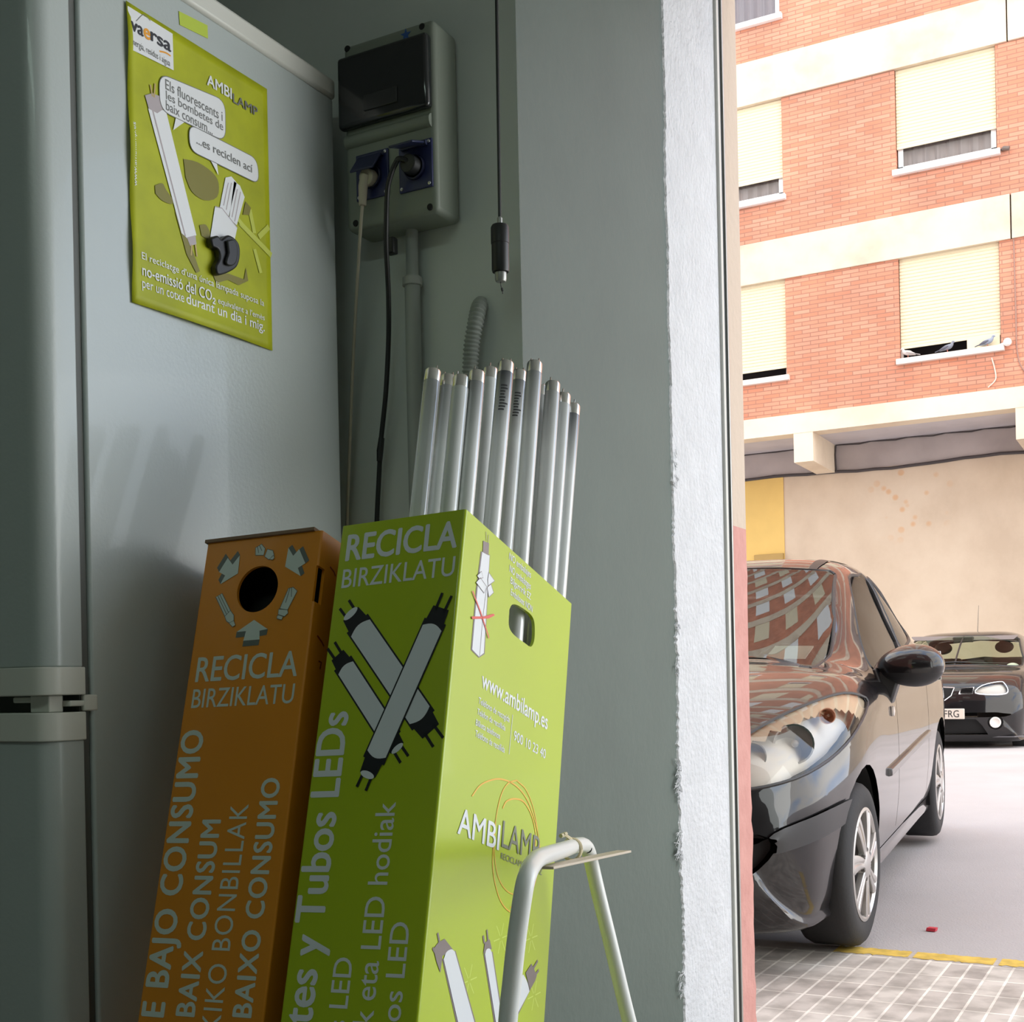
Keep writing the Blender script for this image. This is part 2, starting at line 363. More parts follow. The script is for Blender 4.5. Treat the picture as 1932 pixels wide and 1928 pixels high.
def trim(z0, z1, up):
    # plastic end strip of a door with a grip hollow at its middle
    bm = BM(); x0, x1 = FX-FW-.001, FX+.003; n = 40; F_ = []; yf = 1.181; r = .03
    out = []
    for k in range(9): out.append((x1-r+r*math.sin(math.pi/2*k/8), yf+r-r*math.cos(math.pi/2*k/8)))
    prof = [(x0, 1.252), (x0, yf)]+[(x0+(x1-r-x0)*k/24, yf) for k in range(1, 24)]+out+[(x1, 1.252)]
    lo = []; hi = []
    for x, y in prof:
        c = (x-(FX-.36))/.24; g = .024*max(0, 1-c*c)**.5 if abs(c) < 1 and y < yf+.001 else 0
        lo.append((x, y, z0+(g if up else 0))); hi.append((x, y, z1-(0 if up else g)))
    a = [bm.verts.new(p) for p in lo]; b = [bm.verts.new(p) for p in hi]
    for i in range(len(a)): j = (i+1) % len(a); bm.faces.new((a[i], a[j], b[j], b[i]))
    bm.faces.new(a[::-1]); bm.faces.new(b); bmesh.ops.recalc_face_normals(bm, faces=bm.faces[:]); return bm
obj('door_trim', trim(.876, .915, True), WHITE2, fr, bevel=.0015, label='cream grip strip under the upper door')
obj('door_trim', trim(.8125, .852, False), WHITE2, fr, bevel=.0015, label='cream grip strip over the lower door')
bm = BM(); box(bm, (FX-.05, 1.20, .852), (FX-.012, 1.225, .876)); box(bm, (FX-.03, 1.225, .860), (FX+.001, 1.27, .868)); box(bm, (FX-.006, 1.25, .853), (FX+.0015, 1.275, .876)); box(bm, (FX-.085, 1.20, .866), (FX-.05, 1.222, .874))
obj('hinge', bm, WHITE2, fr, bevel=.002)
bm = BM(); box(bm, (FX-FW+.03, 1.262, .84), (FX-.03, 1.275, .89)); obj('gap_panel', bm, GASK, fr)
for dx in (.06, FW-.06):
    for y in (1.30, 1.83): obj('foot', lathe(BM(), [(0, 0), (.02, 0), (.018, .03), (0, .03)], (FX-dx, y, 0), (0, 0, 1), 16), GASK, fr)

# ================================================================== poster on the fridge side
PS = Face((FX+.0032, 0, 0), (0, 1, 0), (0, 0, 1))
def py_(*p): return PS.uv(p)
LIME = mat('poster_lime', (.42, .45, .010), .5, spec=.3, var=.12, vscale=16); PLIGHT = mat('poster_pale_lime', (.54, .59, .07), .42); PDARK = mat('poster_olive', (.21, .185, .012), .5)
PWHITE = mat('poster_white', (.80, .81, .82), .4); PGREY = mat('print_grey', (.17, .17, .16), .45); PBLACK = mat('print_black', (.02, .02, .025), .45); PORANGE = mat('print_orange', (.85, .36, .02), .4)
PMAUVE = mat('print_mauve', (.45, .39, .40), .45); GOLD = mat('print_gold', (.50, .36, .12), .45)
po = thing('poster', 'lime green recycling poster with speech bubbles, stuck to the fridge side', 'poster', (FX, 1.52, 1.455))
bm = BM(); NU, NV = 24, 30; y0, y1, z0, z1 = 1.3555, 1.6765, 1.4555, 1.9025; g = {}
for i in range(NU+1):
    for j in range(NV+1):
        u, v = i/NU, j/NV; curl = .006*max(0, 1-v/.12)**2*math.sin(math.pi*u)+.004*max(0, 1-u/.06)*math.sin(9*v)**2
        g[i, j] = bm.verts.new((FX+.0025+curl, y0+(y1-y0)*u, z0+(z1-z0)*v))
for i in range(NU):
    for j in range(NV): bm.faces.new((g[i, j], g[i+1, j], g[i+1, j+1], g[i, j+1]))
obj('sheet', bm, LIME, po, solid=.0006)
def rrect(F, a, b, c, d, r, n=6):
    """rounded quad from four uv corners"""
    P = [np.array(x) for x in (a, b, c, d)]; out = []
    for i in range(4):
        p, q, s = P[i-1], P[i], P[(i+1) % 4]; u = (p-q)/np.linalg.norm(p-q)*r; v = (s-q)/np.linalg.norm(s-q)*r
        for k in range(n+1):
            t = k/n; out.append((1-t)**2*(q+u)+2*t*(1-t)*q+t*t*(q+v))
    return out
# pale rays and dark cast shapes of the printed picture
bm = BM()
for a, b, wd in (((452, 420), (512, 482), .010), ((471, 395), (480, 440), .009), ((507, 428), (488, 447), .009), ((480, 470), (492, 515), .008), ((446, 410), (470, 440), .008)):
    ribbon(bm, PS, [py_(*a), py_(*b)], wd, .0003+.00004*len(bm.faces))
print_obj('printed_rays', bm, PLIGHT, po)
bm = BM()
ppoly(bm, PS, spline([(346, 300), (372, 306), (400, 325), (412, 345), (409, 372), (386, 378), (362, 362), (350, 335)], 3), .0005)
ppoly(bm, PS, spline([(292, 350), (306, 346), (313, 358), (326, 378), (322, 385), (305, 378), (293, 365)], 3), .0005)
ppoly(bm, PS, [(330, 400), (341, 405), (362, 470), (377, 512), (370, 515), (352, 480)], .0005)
ppoly(bm, PS, spline([(376, 425), (388, 424), (396, 440), (392, 450), (380, 445)], 3), .0005)
ppoly(bm, PS, [(463, 380), (473, 392), (470, 406), (458, 405)], .0005)
ppoly(bm, PS, [(400, 515), (430, 516), (460, 527), (464, 505), (468, 530), (450, 538), (430, 528), (408, 534)], .0005)
print_obj('printed_shading', bm, PDARK, po)
# plain lamps in the picture: a fluorescent tube and a compact lamp
bm = BM(); ppoly(bm, PS, [(279, 205), (288, 207), (313, 208), (314, 215), (370, 444), (355, 452), (342, 440)], .0007)
ppoly(bm, PS, [(425, 335), (436, 333), (446, 345), (430, 412), (414, 392)], .0007); ppoly(bm, PS, [(441, 342), (452, 350), (461, 372), (446, 425), (432, 412)], .0007); ppoly(bm, PS, [(405, 390), (418, 393), (447, 430), (440, 462), (397, 462), (396, 448)], .0008)
print_obj('lamp_drawing', bm, PWHITE, po)
bm = BM(); ppoly(bm, PS, [(273, 180), (287, 176), (304, 183), (309, 205), (296, 214), (280, 205)], .0008); ppoly(bm, PS, [(352, 448), (368, 444), (370, 461), (358, 464)], .0008)
ribbon(bm, PS, [py_(287, 207), py_(349, 446)], .003, .0009)
for a, b in (((430, 345), (421, 388)), ((436, 345), (426, 396)), ((453, 362), (442, 418)), ((447, 357), (437, 410))): ribbon(bm, PS, [py_(*a), py_(*b)], .0018, .0009)
ribbon(bm, PS, [py_(405, 390), py_(418, 393), py_(447, 430)], .0016, .001)
print_obj('lamp_drawing', bm, PMAUVE, po, label='grey caps and edges of the printed lamps')
bm = BM()
for a, b in (((283, 160), (287, 182)), ((292, 158), (290, 184)), ((361, 462), (360, 482)), ((368, 461), (371, 484))): ribbon(bm, PS, [py_(*a), py_(*b)], .003, .0009)
print_obj('lamp_pins', bm, GOLD, po)
# speech bubbles
bm = BM()
b1 = rrect(PS, py_(299, 138), py_(301, 208), py_(425, 268), py_(424, 190), .022); poly(bm, PS, b1, .0010); ppoly(bm, PS, [(331, 222), (326, 246), (348, 230)], .0010)
b2 = rrect(PS, py_(355, 234), py_(357, 284), py_(488, 348), py_(484, 300), .018); poly(bm, PS, b2, .0014); ppoly(bm, PS, [(396, 302), (411, 331), (408, 308)], .0014)
print_obj('speech_bubbles', bm, PWHITE, po)
bm = BM(); ribbon(bm, PS, b1, .0012, .0011, closed=True); ribbon(bm, PS, b2, .0012, .0015, closed=True); print_obj('bubble_outlines', bm, PGREY, po)
bm = []
text_px(bm, PS, 'Els fluorescents i', (311, 168), (419, 227), (311, 149), ref='E', bold=.012, h=.0012)
text_px(bm, PS, 'les bombetes de', (312, 187), (420, 243), (312, 171), ref='l', bold=.012, h=.0012)
text_px(bm, PS, 'baix consum...', (312, 207), (400, 250), (312, 189), ref='b', bold=.012, h=.0012)
text_px(bm, PS, '...es reciclen ací', (369, 271), (475, 327), (369, 255), ref='l', bold=.012, h=.0018)
text_px(bm, PS, 'LAMP', (439, 193), (486, 218), (439, 176), ref='L', bold=.015, h=.0007)
print_obj('lettering', bm, PGREY, po, label='dark printed words')
bm = []; text_px(bm, PS, 'AMBI', (390, 160), (437, 188), (390, 139), ref='A', bold=.02, h=.0007)
text_px(bm, PS, 'El reciclatge d\u2019una \u00fanica l\u00e0mpada suposa la', (267, 488), (498, 586), (267, 475), ref='E', bold=.0, h=.0007)
text_px(bm, PS, 'no-emissi\u00f3 del CO\u2082', (268, 519), (406, 569), (268, 505), ref='x', bold=.01, h=.0007)
text_px(bm, PS, 'equivalent a l\u2019em\u00e8s', (411, 572), (499, 611), (411, 561), ref='l', bold=.0, h=.0007)
text_px(bm, PS, 'per un cotxe', (268, 542), (347, 569), (268, 530), ref='x', bold=.0, h=.0007)
text_px(bm, PS, 'durant un dia i mig.', (351, 572), (499, 632), (351, 553), ref='d', bold=.01, h=.0007)
text_px(bm, PS, 'www.ambilamp.es', (258, 352), (257, 232), (254, 352), ref='x', bold=.0, h=.0007)
print_obj('lettering', bm, PWHITE, po, label='white printed words')
bm = BM(); ppoly(bm, PS, [(240, 11), (325, 64), (327, 133), (242, 91)], .0008); print_obj('white_panel', bm, PWHITE, po, label='white logo panel in the corner')
bm = []; text_px(bm, PS, 'va', (246, 56), (270, 67), (246, 39), ref='x', bold=.03, h=.0012); text_px(bm, PS, 'rsa', (283, 76), (322, 96), (283, 59), ref='x', bold=.03, h=.0012)
print_obj('logo', bm, PBLACK, po, label='dark logo letters')
bm = []; text_px(bm, PS, 'e', (270, 70), (283, 76), (270, 51), ref='x', bold=.03, h=.0012); bm.append(BM()); ribbon(bm[-1], PS, [py_(*q) for q in spline([(300, 97), (312, 100), (321, 106)], 4)], .0025, .0012)
print_obj('logo', bm, PORANGE, po, label='orange logo letter')
bm = []; text_px(bm, PS, 'Energia, residus i aigua', (246, 82), (320, 121), (246, 74), ref='x', bold=0, h=.0012); bm.append(BM()); ribbon(bm[-1], PS, [py_(*q) for q in spline([(256, 40), (270, 28), (283, 40)], 5)], .001, .0012)
print_obj('logo', bm, PGREY, po, label='small grey line under the logo')
# tape strip above the poster
TAPE = mat('yellow_green_tape', (.50, .62, .06), .35)
bm = BM(); F2 = Face((FX+.0006, 0, 0), (0, 1, 0), (0, 0, 1)); q = [F2.uv(p) for p in ((337, 21), (391, 48), (392, 73), (339, 47))]
prism(bm, [F2.at(p) for p in q], (.0006, 0, 0)); tag(obj('tape_strip', bm, TAPE, smooth=False), 'short yellow-green strip of tape stuck on the fridge side above the poster', 'tape')
# black magnet on the poster
MB_ = mat('black_magnet', (.012, .012, .014), .45)
mg = thing('magnet', 'black lobed magnet clip holding the poster, near its lower edge', 'magnet', onX((415, 480), FX+.004))
c = PS.uv((416, 482)); bm = BM()
out = [PS.uv(p) for p in spline([(386, 452), (399, 447), (406, 454), (420, 446), (437, 458), (442, 478), (438, 502), (425, 514), (402, 521), (396, 505), (403, 490), (401, 474), (390, 468)], 4)]
prism(bm, [PS.at(p, .0006) for p in out], (.013, 0, 0)); obj('magnet_body', bm, MB_, mg, bevel=.003, seg=3)
bm = BM(); out2 = [PS.uv(p) for p in spline([(412, 458), (424, 456), (431, 470), (430, 495), (422, 505), (410, 500), (415, 480)], 4)]; prism(bm, [PS.at(p, .0135) for p in out2], (.006, 0, 0)); obj('magnet_grip', bm, MB_, mg, bevel=.002, seg=3)
# ================================================================== distribution box on the back wall
EBOX = mat('switch_box_plastic', (.22, .25, .205), .5); SMOKE = mat('smoked_door', (.018, .020, .021), .12, spec=.6); BLUE = mat('socket_blue', (.022, .028, .105), .35)
STEEL = mat('screw_steel', (.55, .55, .55), .3, 1); HOLE = mat('dark_hole', (.01, .01, .01), .8)
EF = 1.868; EY = Face((0, EF, 0), (1, 0, 0), (0, 0, 1))
def E(px, py, h=0): return EY.at(EY.uv((px, py)), h)
ex0 = E(651, 300).x; ex1 = E(823, 300).x; ez1 = (E(654, 82).z+E(800, 42).z)/2; ez0 = (E(668, 432).z+E(812, 402).z)/2
eb = thing('switch_box', 'grey plastic switch box with smoked door and two blue sockets on the back wall', 'switch box', ((ex0+ex1)/2, YA, ez0))
bm = BM(); box(bm, (ex0, EF, ez0), (ex1, YA-.001, ez1)); obj('box_body', bm, EBOX, eb, bevel=.010, seg=3)
# door window and its lower lip
def zq(px, py): return E(px, py).z
dz1 = (zq(648, 112)+zq(815, 68))/2; dz0 = (zq(645, 245)+zq(815, 212))/2
bm = BM(); box(bm, (ex0-.004, EF-.016, dz0), (ex1-.006, EF+.004, dz1)); d = obj('door', bm, SMOKE, eb, bevel=.007, seg=3, label='smoked transparent door')
bm = BM(); box(bm, ((ex0+ex1)/2-.042, EF-.0185, dz0+.02), ((ex0+ex1)/2+.03, EF-.0155, dz0+.048)); obj('door_catch', bm, mat('smoked_catch', (.028, .030, .031), .25), d, bevel=.001)
bm = BM(); zl = dz0-.004; tube(bm, [(ex0+.004, EF+.003, zl-.016), (ex1-.008, EF+.003, zl-.016)], .0125, 16); obj('ledge', bm, EBOX, eb)
bm = BM()
for p in ((655, 92), (796, 50), (671, 421), (811, 390)): lathe(bm, [(0, .0012), (.0055, .001), (.0062, -.001), (.0062, -.002)], E(*p), (0, -1, 0), 14)
split_obj('screw_hole', bm, HOLE, eb)
bm = BM(); c = E(766, 66); pts = []
for k in range(10):
    r = .0115 if k % 2 == 0 else .0046; a = math.pi/2+k*math.pi/5; pts.append(Vector((c.x+r*math.cos(a), EF-.0006, c.z+r*math.sin(a))))
prism(bm, pts, (0, -.0004, 0)); obj('star_sticker', bm, mat('star_blue', (.03, .10, .34), .4), eb, smooth=False, label='small blue star sticker')
def socket(px0, px1, py0, py1, lid_open):
    a = E(px0, (py0+py1)/2); b = E(px1, (py0+py1)/2); xm = (a.x+b.x)/2; hw = abs(b.x-a.x)/2; zt = py0; zb = py1
    bm = BM(); box(bm, (xm-hw, EF-.004, zb), (xm+hw, EF+.001, zt)); s = obj('socket', bm, BLUE, eb, bevel=.0018, label='blue socket')
    zc = (zt+zb)/2
    bm = BM(); lathe(bm, [(.0215, 0), (.0215, .006), (.0195, .0075), (.0185, .0065), (.0185, -.003), (0, -.003)], (xm, EF-.004, zc-.004), (0, -1, 0), 28); obj('socket_rim', bm, mat('socket_dark', (.012, .014, .05), .4), s)
    for sx in (-1, 1):
        for sz in (zt-.006, zb+.006): obj('screw', lathe(BM(), [(.0032, 0), (.003, .0014), (0, .0018)], (xm+sx*(hw-.006), EF-.004, sz), (0, -1, 0), 12), STEEL, s)
    ang = math.radians(lid_open); zh = zt-.010; bm = BM(); w_ = hw-.010; l = .045
    dv = Vector((0, -math.sin(ang), -math.cos(ang))); nv = Vector((0, -math.cos(ang), math.sin(ang)))
    o = Vector((xm, EF-.008, zh)); pts = [o+Vector((-w_, 0, 0)), o+Vector((w_, 0, 0)), o+Vector((w_, 0, 0))+dv*l, o-Vector((w_, 0, 0))+dv*l]
    prism(bm, pts, nv*.004); obj('flap', bm, mat('flap_blue', (.020, .026, .075), .35), s, bevel=.0015)
    bm = BM(); tube(bm, [o+Vector((-w_-.002, 0, .001)), o+Vector((w_+.002, 0, .001))], .0045, 12); obj('flap_hinge', bm, mat('flap_blue', (.020, .026, .075), .35), s)
    return xm, zc
s1x, s1z = socket(667, 728, (zq(667, 296)+zq(726, 283))/2, (zq(667, 386)+zq(727, 368))/2, 38)
s2x, s2z = socket(748, 811, (zq(748, 277)+zq(809, 263))/2, (zq(749, 368)+zq(811, 354))/2, 72)
# ---------------- cables, conduit, hanging cord
CREAM = mat('cream_plastic', (.46, .42, .32), .5); BLK = mat('black_rubber', (.014, .015, .015), .45)
def A(px, py, Y=1.9): return onY((px, py), Y)
wc = thing('power_cable', 'cream power cable plugged into the left blue socket, hanging down the wall', 'cable', A(668, 640, 1.93))
p = A(686, 345, 1.84); bm = BM(); tube(bm, [Vector((s1x, EF-.006, s1z-.008)), Vector((s1x, EF-.024, s1z-.010))], [.0155, .0150], 20); tube(bm, [Vector((s1x-.002, EF-.020, s1z-.006)), A(685, 352, 1.845), A(684, 388, 1.845)], [.010, .0085, .0068], 14)
obj('plug', bm, CREAM, wc, bevel=.0015)
bm = BM(); tube(bm, spline([A(684, 386, 1.845), A(681, 420, 1.848), A(676, 500, 1.875), A(668, 640, 1.905), A(662, 780, 1.915), A(655, 985, 1.925), A(652, 1100, 1.93), A(650, 1250, 1.935)], 8), .0030, 8); obj('cord', bm, CREAM, wc)
bc = thing('power_cable', 'black power cable drooping from the right blue socket beside the cream cable', 'cable', A(733, 600, 1.93))
bm = BM(); tube(bm, [Vector((s2x, EF-.003, s2z-.004)), Vector((s2x, EF-.03, s2z-.004))], [.017, .016], 20); obj('plug', bm, BLK, bc, bevel=.0015)
bm = BM(); tube(bm, spline([Vector((s2x, EF-.026, s2z)), Vector((s2x-.012, EF-.035, s2z+.004)), A(748, 305, 1.835), A(738, 328, 1.835), A(731, 360, 1.84), A(729, 420, 1.85), A(729, 470, 1.865), A(733, 560, 1.90), A(733, 640, 1.915), A(728, 740, 1.92), A(719, 830, 1.925), A(715, 900, 1.928), A(711, 985, 1.93), A(708, 1100, 1.93)], 8), .0046, 10); obj('cord', bm, BLK, bc)
bm = BM(); a = A(738, 465, 1.885); box(bm, (a.x-.009, 1.878, a.z-.014), (a.x+.009, 1.895, a.z+.016)); obj('clip', bm, BLK, bc, bevel=.003)
bm = BM(); tube(bm, [A(720, 826, 1.922), A(717, 850, 1.922), A(716, 870, 1.923)], [.0058, .0066, .0055], 10); obj('tape_wrap', bm, BLK, bc)
CONDM = mat('conduit_grey', (.33, .36, .33), .55)
cd = thing('conduit_pipe', 'grey plastic conduit pipe with pale coupling, running down the wall from the switch box', 'conduit', A(780, 800, 1.93))
xx = A(778, 490, 1.928).x
bm = BM(); tube(bm, [(xx, 1.928, ez0+.002), (xx-.001, 1.928, 1.605)], .0115, 20); obj('pipe', bm, CONDM, cd)
bm = BM(); tube(bm, [(xx-.001, 1.928, 1.63), (xx-.002, 1.928, .1)], .0145, 20); obj('pipe', bm, CONDM, cd)
zc = A(778, 532, 1.928).z; bm = BM(); lathe(bm, [(.0145, -.008), (.0185, -.007), (.0185, .007), (.0120, .008)], (xx-.001, 1.928, zc), (0, 0, 1), 24); obj('coupling', bm, mat('coupling_pale', (.37, .39, .36), .5), cd, label='pale coupling ring')
# corrugated conduit coming out of the wall
cg = thing('corrugated_conduit', 'ribbed grey flexible conduit bending out of the back wall behind the tubes', 'conduit', A(890, 640, 1.93))
path = spline([A(911, 572, 1.965), A(904, 580, 1.938), A(897, 610, 1.925), A(890, 650, 1.925), A(887, 700, 1.928), A(884, 780, 1.932), A(880, 900, 1.934)], 34)
bm = BM(); s = 0; rs = []
for i, q in enumerate(path):
    if i: s += (path[i]-path[i-1]).length
    rs.append(.0135+.0016*math.sin(s*2*math.pi/.0075))
tube(bm, path, rs, 18); obj('ribbed_tube', bm, CONDM, cg)
# hanging cord with a black weight
hc = thing('hanging_cord', 'thin dark cord with a black cylindrical handle hanging near the wall corner', 'cord', onY((943, 470), 1.86))
HY = 1.86; top = onY((937, 0), HY); hx = onY((943, 470), HY).x
bm = BM(); tube(bm, [Vector((top.x+.006, HY, CEIL_Z)), top, onY((943, 412), HY)], .0030, 8); obj('cord', bm, BLK, hc)
zt = onY((943, 423), HY).z; zb = onY((943, 516), HY).z; c = Vector((hx, HY, zb)); L_ = zt-zb; c2 = onY((943, 425), HY); c1 = onY((944.5, 514), HY); axd = (c2-c1).normalized(); L_ = (c2-c1).length
bm = BM(); lathe(bm, [(0, 0), (.0140, .0005), (.0150, .004), (.0148, .6*L_), (.0156, .61*L_), (.0156, .95*L_), (.0135, L_), (0, L_)], c1, axd, 24); obj('handle', bm, BLK, hc)
bm = BM(); lathe(bm, [(0, 0), (.0045, 0), (.0045, .012), (.003, .014)], c1+axd*L_, axd, 16); lathe(bm, [(0, -.016), (.0085, -.016), (.0100, -.012), (.0100, 0), (0, 0)], c1, axd, 20); split_obj('ferrule', bm, mat('ferrule_metal', (.35, .36, .34), .4, .6), hc, bevel=.0006)
bm = BM(); tube(bm, spline([c1-axd*.015, c1-axd*.024+Vector((.0005, 0, 0)), c1-axd*.030+Vector((.003, 0, 0)), c1-axd*.037+Vector((.0035, 0, 0))], 4), .0008, 6); tube(bm, [c1-axd*.027+Vector((.0018, 0, 0)), c1-axd*.032+Vector((.003, 0, 0))], .002, 8); obj('wire_end', bm, BLK, hc)

# ================================================================== the two collecting boxes
def boxmat(P, yaw, phi, roll):
    yaw, phi, roll = map(math.radians, (yaw, phi, roll))
    Z = Matrix.Rotation(yaw, 3, 'Z'); Y = Matrix.Rotation(roll, 3, 'Y'); X = Matrix.Rotation(-phi, 3, 'X')
    M = Z @ Y @ X; L = P[2]/M[2][2]; base = Vector(P)-M @ Vector((0, 0, L))
    return Matrix.Translation(base) @ M.to_4x4(), L
class BFace(Face): pass
def box_faces(M, W, D, L):
    R3 = M.to_3x3(); front = Face(M @ Vector((0, 0, 0)), R3 @ Vector((1, 0, 0)), R3 @ Vector((0, 0, 1)))
    side = Face(M @ Vector((W, 0, 0)), R3 @ Vector((0, 1, 0)), R3 @ Vector((0, 0, 1))); return front, side
def panel_with_hole(F, outer, hole, th):
    """solid panel: outer and hole are uv outlines"""
    bm = BM(); eds = []
    def loop(pts):
        vs = [bm.verts.new(F.at(p)) for p in pts]
        for i in range(len(vs)): eds.append(bm.edges.new((vs[i], vs[(i+1) % len(vs)])))
        return vs
    loop(outer)
    for h in hole: loop(h)
    bmesh.ops.triangle_fill(bm, edges=eds, use_beauty=True, use_dissolve=False)
    for f in bm.faces:
        f.normal_update()
        if f.normal.dot(F.n) < 0: f.normal_flip()
    r = bmesh.ops.extrude_face_region(bm, geom=bm.faces[:]); bmesh.ops.translate(bm, verts=[v for v in r['geom'] if isinstance(v, bmesh.types.BMVert)], vec=-F.n*th)
    bmesh.ops.recalc_face_normals(bm, faces=bm.faces[:]); return bm
GREEN = mat('carton_lime', (.44, .57, .016), .32, coat=.12, spec=.4, var=.03, vscale=4); PRW = mat('carton_print_white', (.76, .80, .84), .35); INK = mat('carton_ink', (.012, .012, .016), .4)
CARD = mat('raw_cardboard', (.22, .14, .085), .8, bump=.2); BROWNGREY = mat('print_brown_grey', (.21, .17, .165), .4); SWIRL = mat('print_orange_line', (.86, .46, .02), .4); REDI = mat('print_red', (.75, .06, .04), .4); GREYP = mat('print_mid_grey', (.16, .18, .13), .4)
GW, GD = .203, .3715
GM, GL = boxmat((-1.075, 1.465, 1.1114), 2.944, 17.823, -2.506)
gb = thing('collecting_box', 'tall lime green open carton full of fluorescent tubes, leaning back by the wall corner', 'recycling box', matrix=GM)
GF, GS = box_faces(GM, GW, GD, GL)
th = .005
bm = BM(); r = .004
pts = [(0, GD-.004), (0, r)]+[(r-r*math.cos(math.pi/2*k/4), r-r*math.sin(math.pi/2*k/4)) for k in range(1, 5)]+[(GW-r, 0)]+[(GW-r+r*math.sin(math.pi/2*k/4), r-r*math.cos(math.pi/2*k/4)) for k in range(1, 5)]
inn = [(GW-th, r+.001), (GW-th, th), (th, th), (th, GD-th), (0+th, GD-.004)]
prism(bm, [(x, y, 0) for x, y in pts+[(GW, th+.001)]+inn[1:]], (0, 0, GL)); obj('front_panel', bm, GREEN, gb, world=False, angle=50)
hole = [GS.uv(p) for p in spline([(961, 1150), (966, 1141), (975, 1141), (990, 1150), (1002, 1160), (1008, 1173), (1009, 1195), (1007, 1212), (1001, 1220), (990, 1213), (975, 1202), (965, 1192), (960, 1178), (961, 1150)], 4)][:-1]
bm = panel_with_hole(GS, [(.005, 0), (GD, 0), (GD, GL), (.005, GL)], [hole], th); obj('side_panel', bm, GREEN, gb, smooth=False)
bm = BM(); box(bm, (0, GD-th, 0), (GW-th, GD, GL)); obj('back_panel', bm, GREEN, gb, world=False, smooth=False)
bm = BM(); box(bm, (th, th, .001), (GW-th, GD-th, .006)); obj('bottom_panel', bm, CARD, gb, world=False, smooth=False)
H1 = .0004
bm = []
text_px(bm, GF, 'RECICLA', (651, 1059), (861, 1041), (656, 1010), ref='R', bold=.026, h=H1)
text_px(bm, GF, 'BIRZIKLATU', (644, 1110), (856, 1092), (648, 1075), ref='B', bold=.006, h=H1)
text_px(bm, GF, 'tes y Tubos LEDs', (588, 1935), (664, 1341), (532, 1935), ref='L', bold=.024, h=H1)
text_px(bm, GF, 's LED', (651, 1945), (665, 1807), (616, 1945), ref='L', bold=.006, h=H1)
text_px(bm, GF, 'k eta LED hodiak', (703, 1935), (752, 1513), (665, 1935), ref='k', bold=.006, h=H1)
text_px(bm, GF, 'bos LED', (752, 1960), (774, 1740), (716, 1960), ref='L', bold=.006, h=H1)
print_obj('lettering', bm, PRW, gb, label='white lettering on the shaded front')
def tube_drawing(F, p0, p1, wd, cap, layer, bms, pins=(.020, .020), ends=()):
    """a drawn fluorescent tube: white body with outline, dark caps, two pins at each end; wd in metres"""
    a, b = F.uv(p0), F.uv(p1); L = np.linalg.norm(b-a); t = (b-a)/L; n = np.array((-t[1], t[0])); o = .0024; h0 = H1+layer*.0004
    def q(s, k): return a+t*s+n*k
    W2 = wd/2
    arc = [q(cap+.004-(W2*.35)*math.sin(math.pi*k/8), -W2+2*W2*k/8) for k in range(9)]; arc2 = [q(L-cap-.004+(W2*.35)*math.sin(math.pi*k/8), W2-2*W2*k/8) for k in range(9)]
    poly(bms[1], F, [q(cap-.006, -W2-o), q(cap-.006, W2+o), q(L-cap+.006, W2+o), q(L-cap+.006, -W2-o)], h0)
    poly(bms[0], F, arc+arc2, h0+.0002)
    for s, d in ((0, 1), (L, -1)):
        poly(bms[1], F, [q(s, -W2*.82), q(s, W2*.82), q(s+d*cap, W2*.98), q(s+d*cap, -W2*.98)], h0+.0001)
        for k in (-.45, .45): ribbon(bms[1], F, [q(s+d*.006, W2*k), q(s-d*.020, W2*k*1.1)], .0042, h0+.0001)
    for s in ends: poly(bms[0], F, [q(s*L, 0)+n*(W2*.72*math.cos(x))+t*(W2*.30*math.sin(x)) for x in np.linspace(0, 2*math.pi, 20)[:-1]], h0+.0003)
wb, kb = BM(), BM()
tube_drawing(GF, (662, 1158), (813, 1380), .036, .026, 0, (wb, kb), ends=(0,))
tube_drawing(GF, (637, 1236), (750, 1412), .028, .022, 0, (wb, kb), ends=(1,))
tube_drawing(GF, (833, 1147), (694, 1462), .032, .026, 2, (wb, kb), ends=(1,))
print_obj('tube_drawing', wb, PRW, gb); print_obj('tube_outline', kb, INK, gb, label='black outlines and caps of the drawn tubes')
bm = []
text_px(bm, GS, 'www.ambilamp.es', (907.6, 1296), (1033, 1365), (907, 1273), ref='x', bold=.016, h=H1)
for s, a, b, c, r in (('NO embalajes', (960, 1055), (1001, 1089), (960, 1041), 'N'), ('NO embalatges', (960.5, 1078), (1001, 1108), (960.5, 1064), 'N'), ('Bilgarririk EZ', (962.5, 1100), (1001, 1130), (962.5, 1087), 'B'), ('Embalaxes NON', (963, 1122), (1004, 1152), (963, 1109), 'E'),
    ('Tel\u00e9fono de recogida', (902, 1326.6), (961, 1358), (902, 1314), 'T'), ('Tel\u00e8fon de recollida', (899.5, 1347), (953, 1373), (899.5, 1335), 'T'), ('Bilketa telefonoa', (897, 1368), (943, 1389), (897, 1356), 'B'), ('Tel\u00e9fono de recollida', (896, 1389), (952, 1413), (896, 1376), 'T'),
    ('900 10 23 40', (968.5, 1396), (1029, 1425), (969, 1377), '9')):
    text_px(bm, GS, s, a, b, c, ref=r, bold=.010, h=H1)
text_px(bm, GS, 'AMBI', (862, 1572), (941, 1592), (866, 1522), ref='A', bold=.012, h=H1+.0004)
bm.append(BM()); ribbon(bm[-1], GS, [GS.uv((967, 1348)), GS.uv((960, 1423))], .0012, H1)
print_obj('lettering', bm, PRW, gb, label='white lettering on the lit side')
bm = []; text_px(bm, GS, 'LAMP', (945, 1597), (1016, 1612), (947, 1547), ref='L', bold=.004, h=H1+.0004); text_px(bm, GS, 'RECICLAMOS LA LUZ', (944, 1620), (1022, 1643), (944, 1608), ref='R', bold=0, h=H1+.0004)
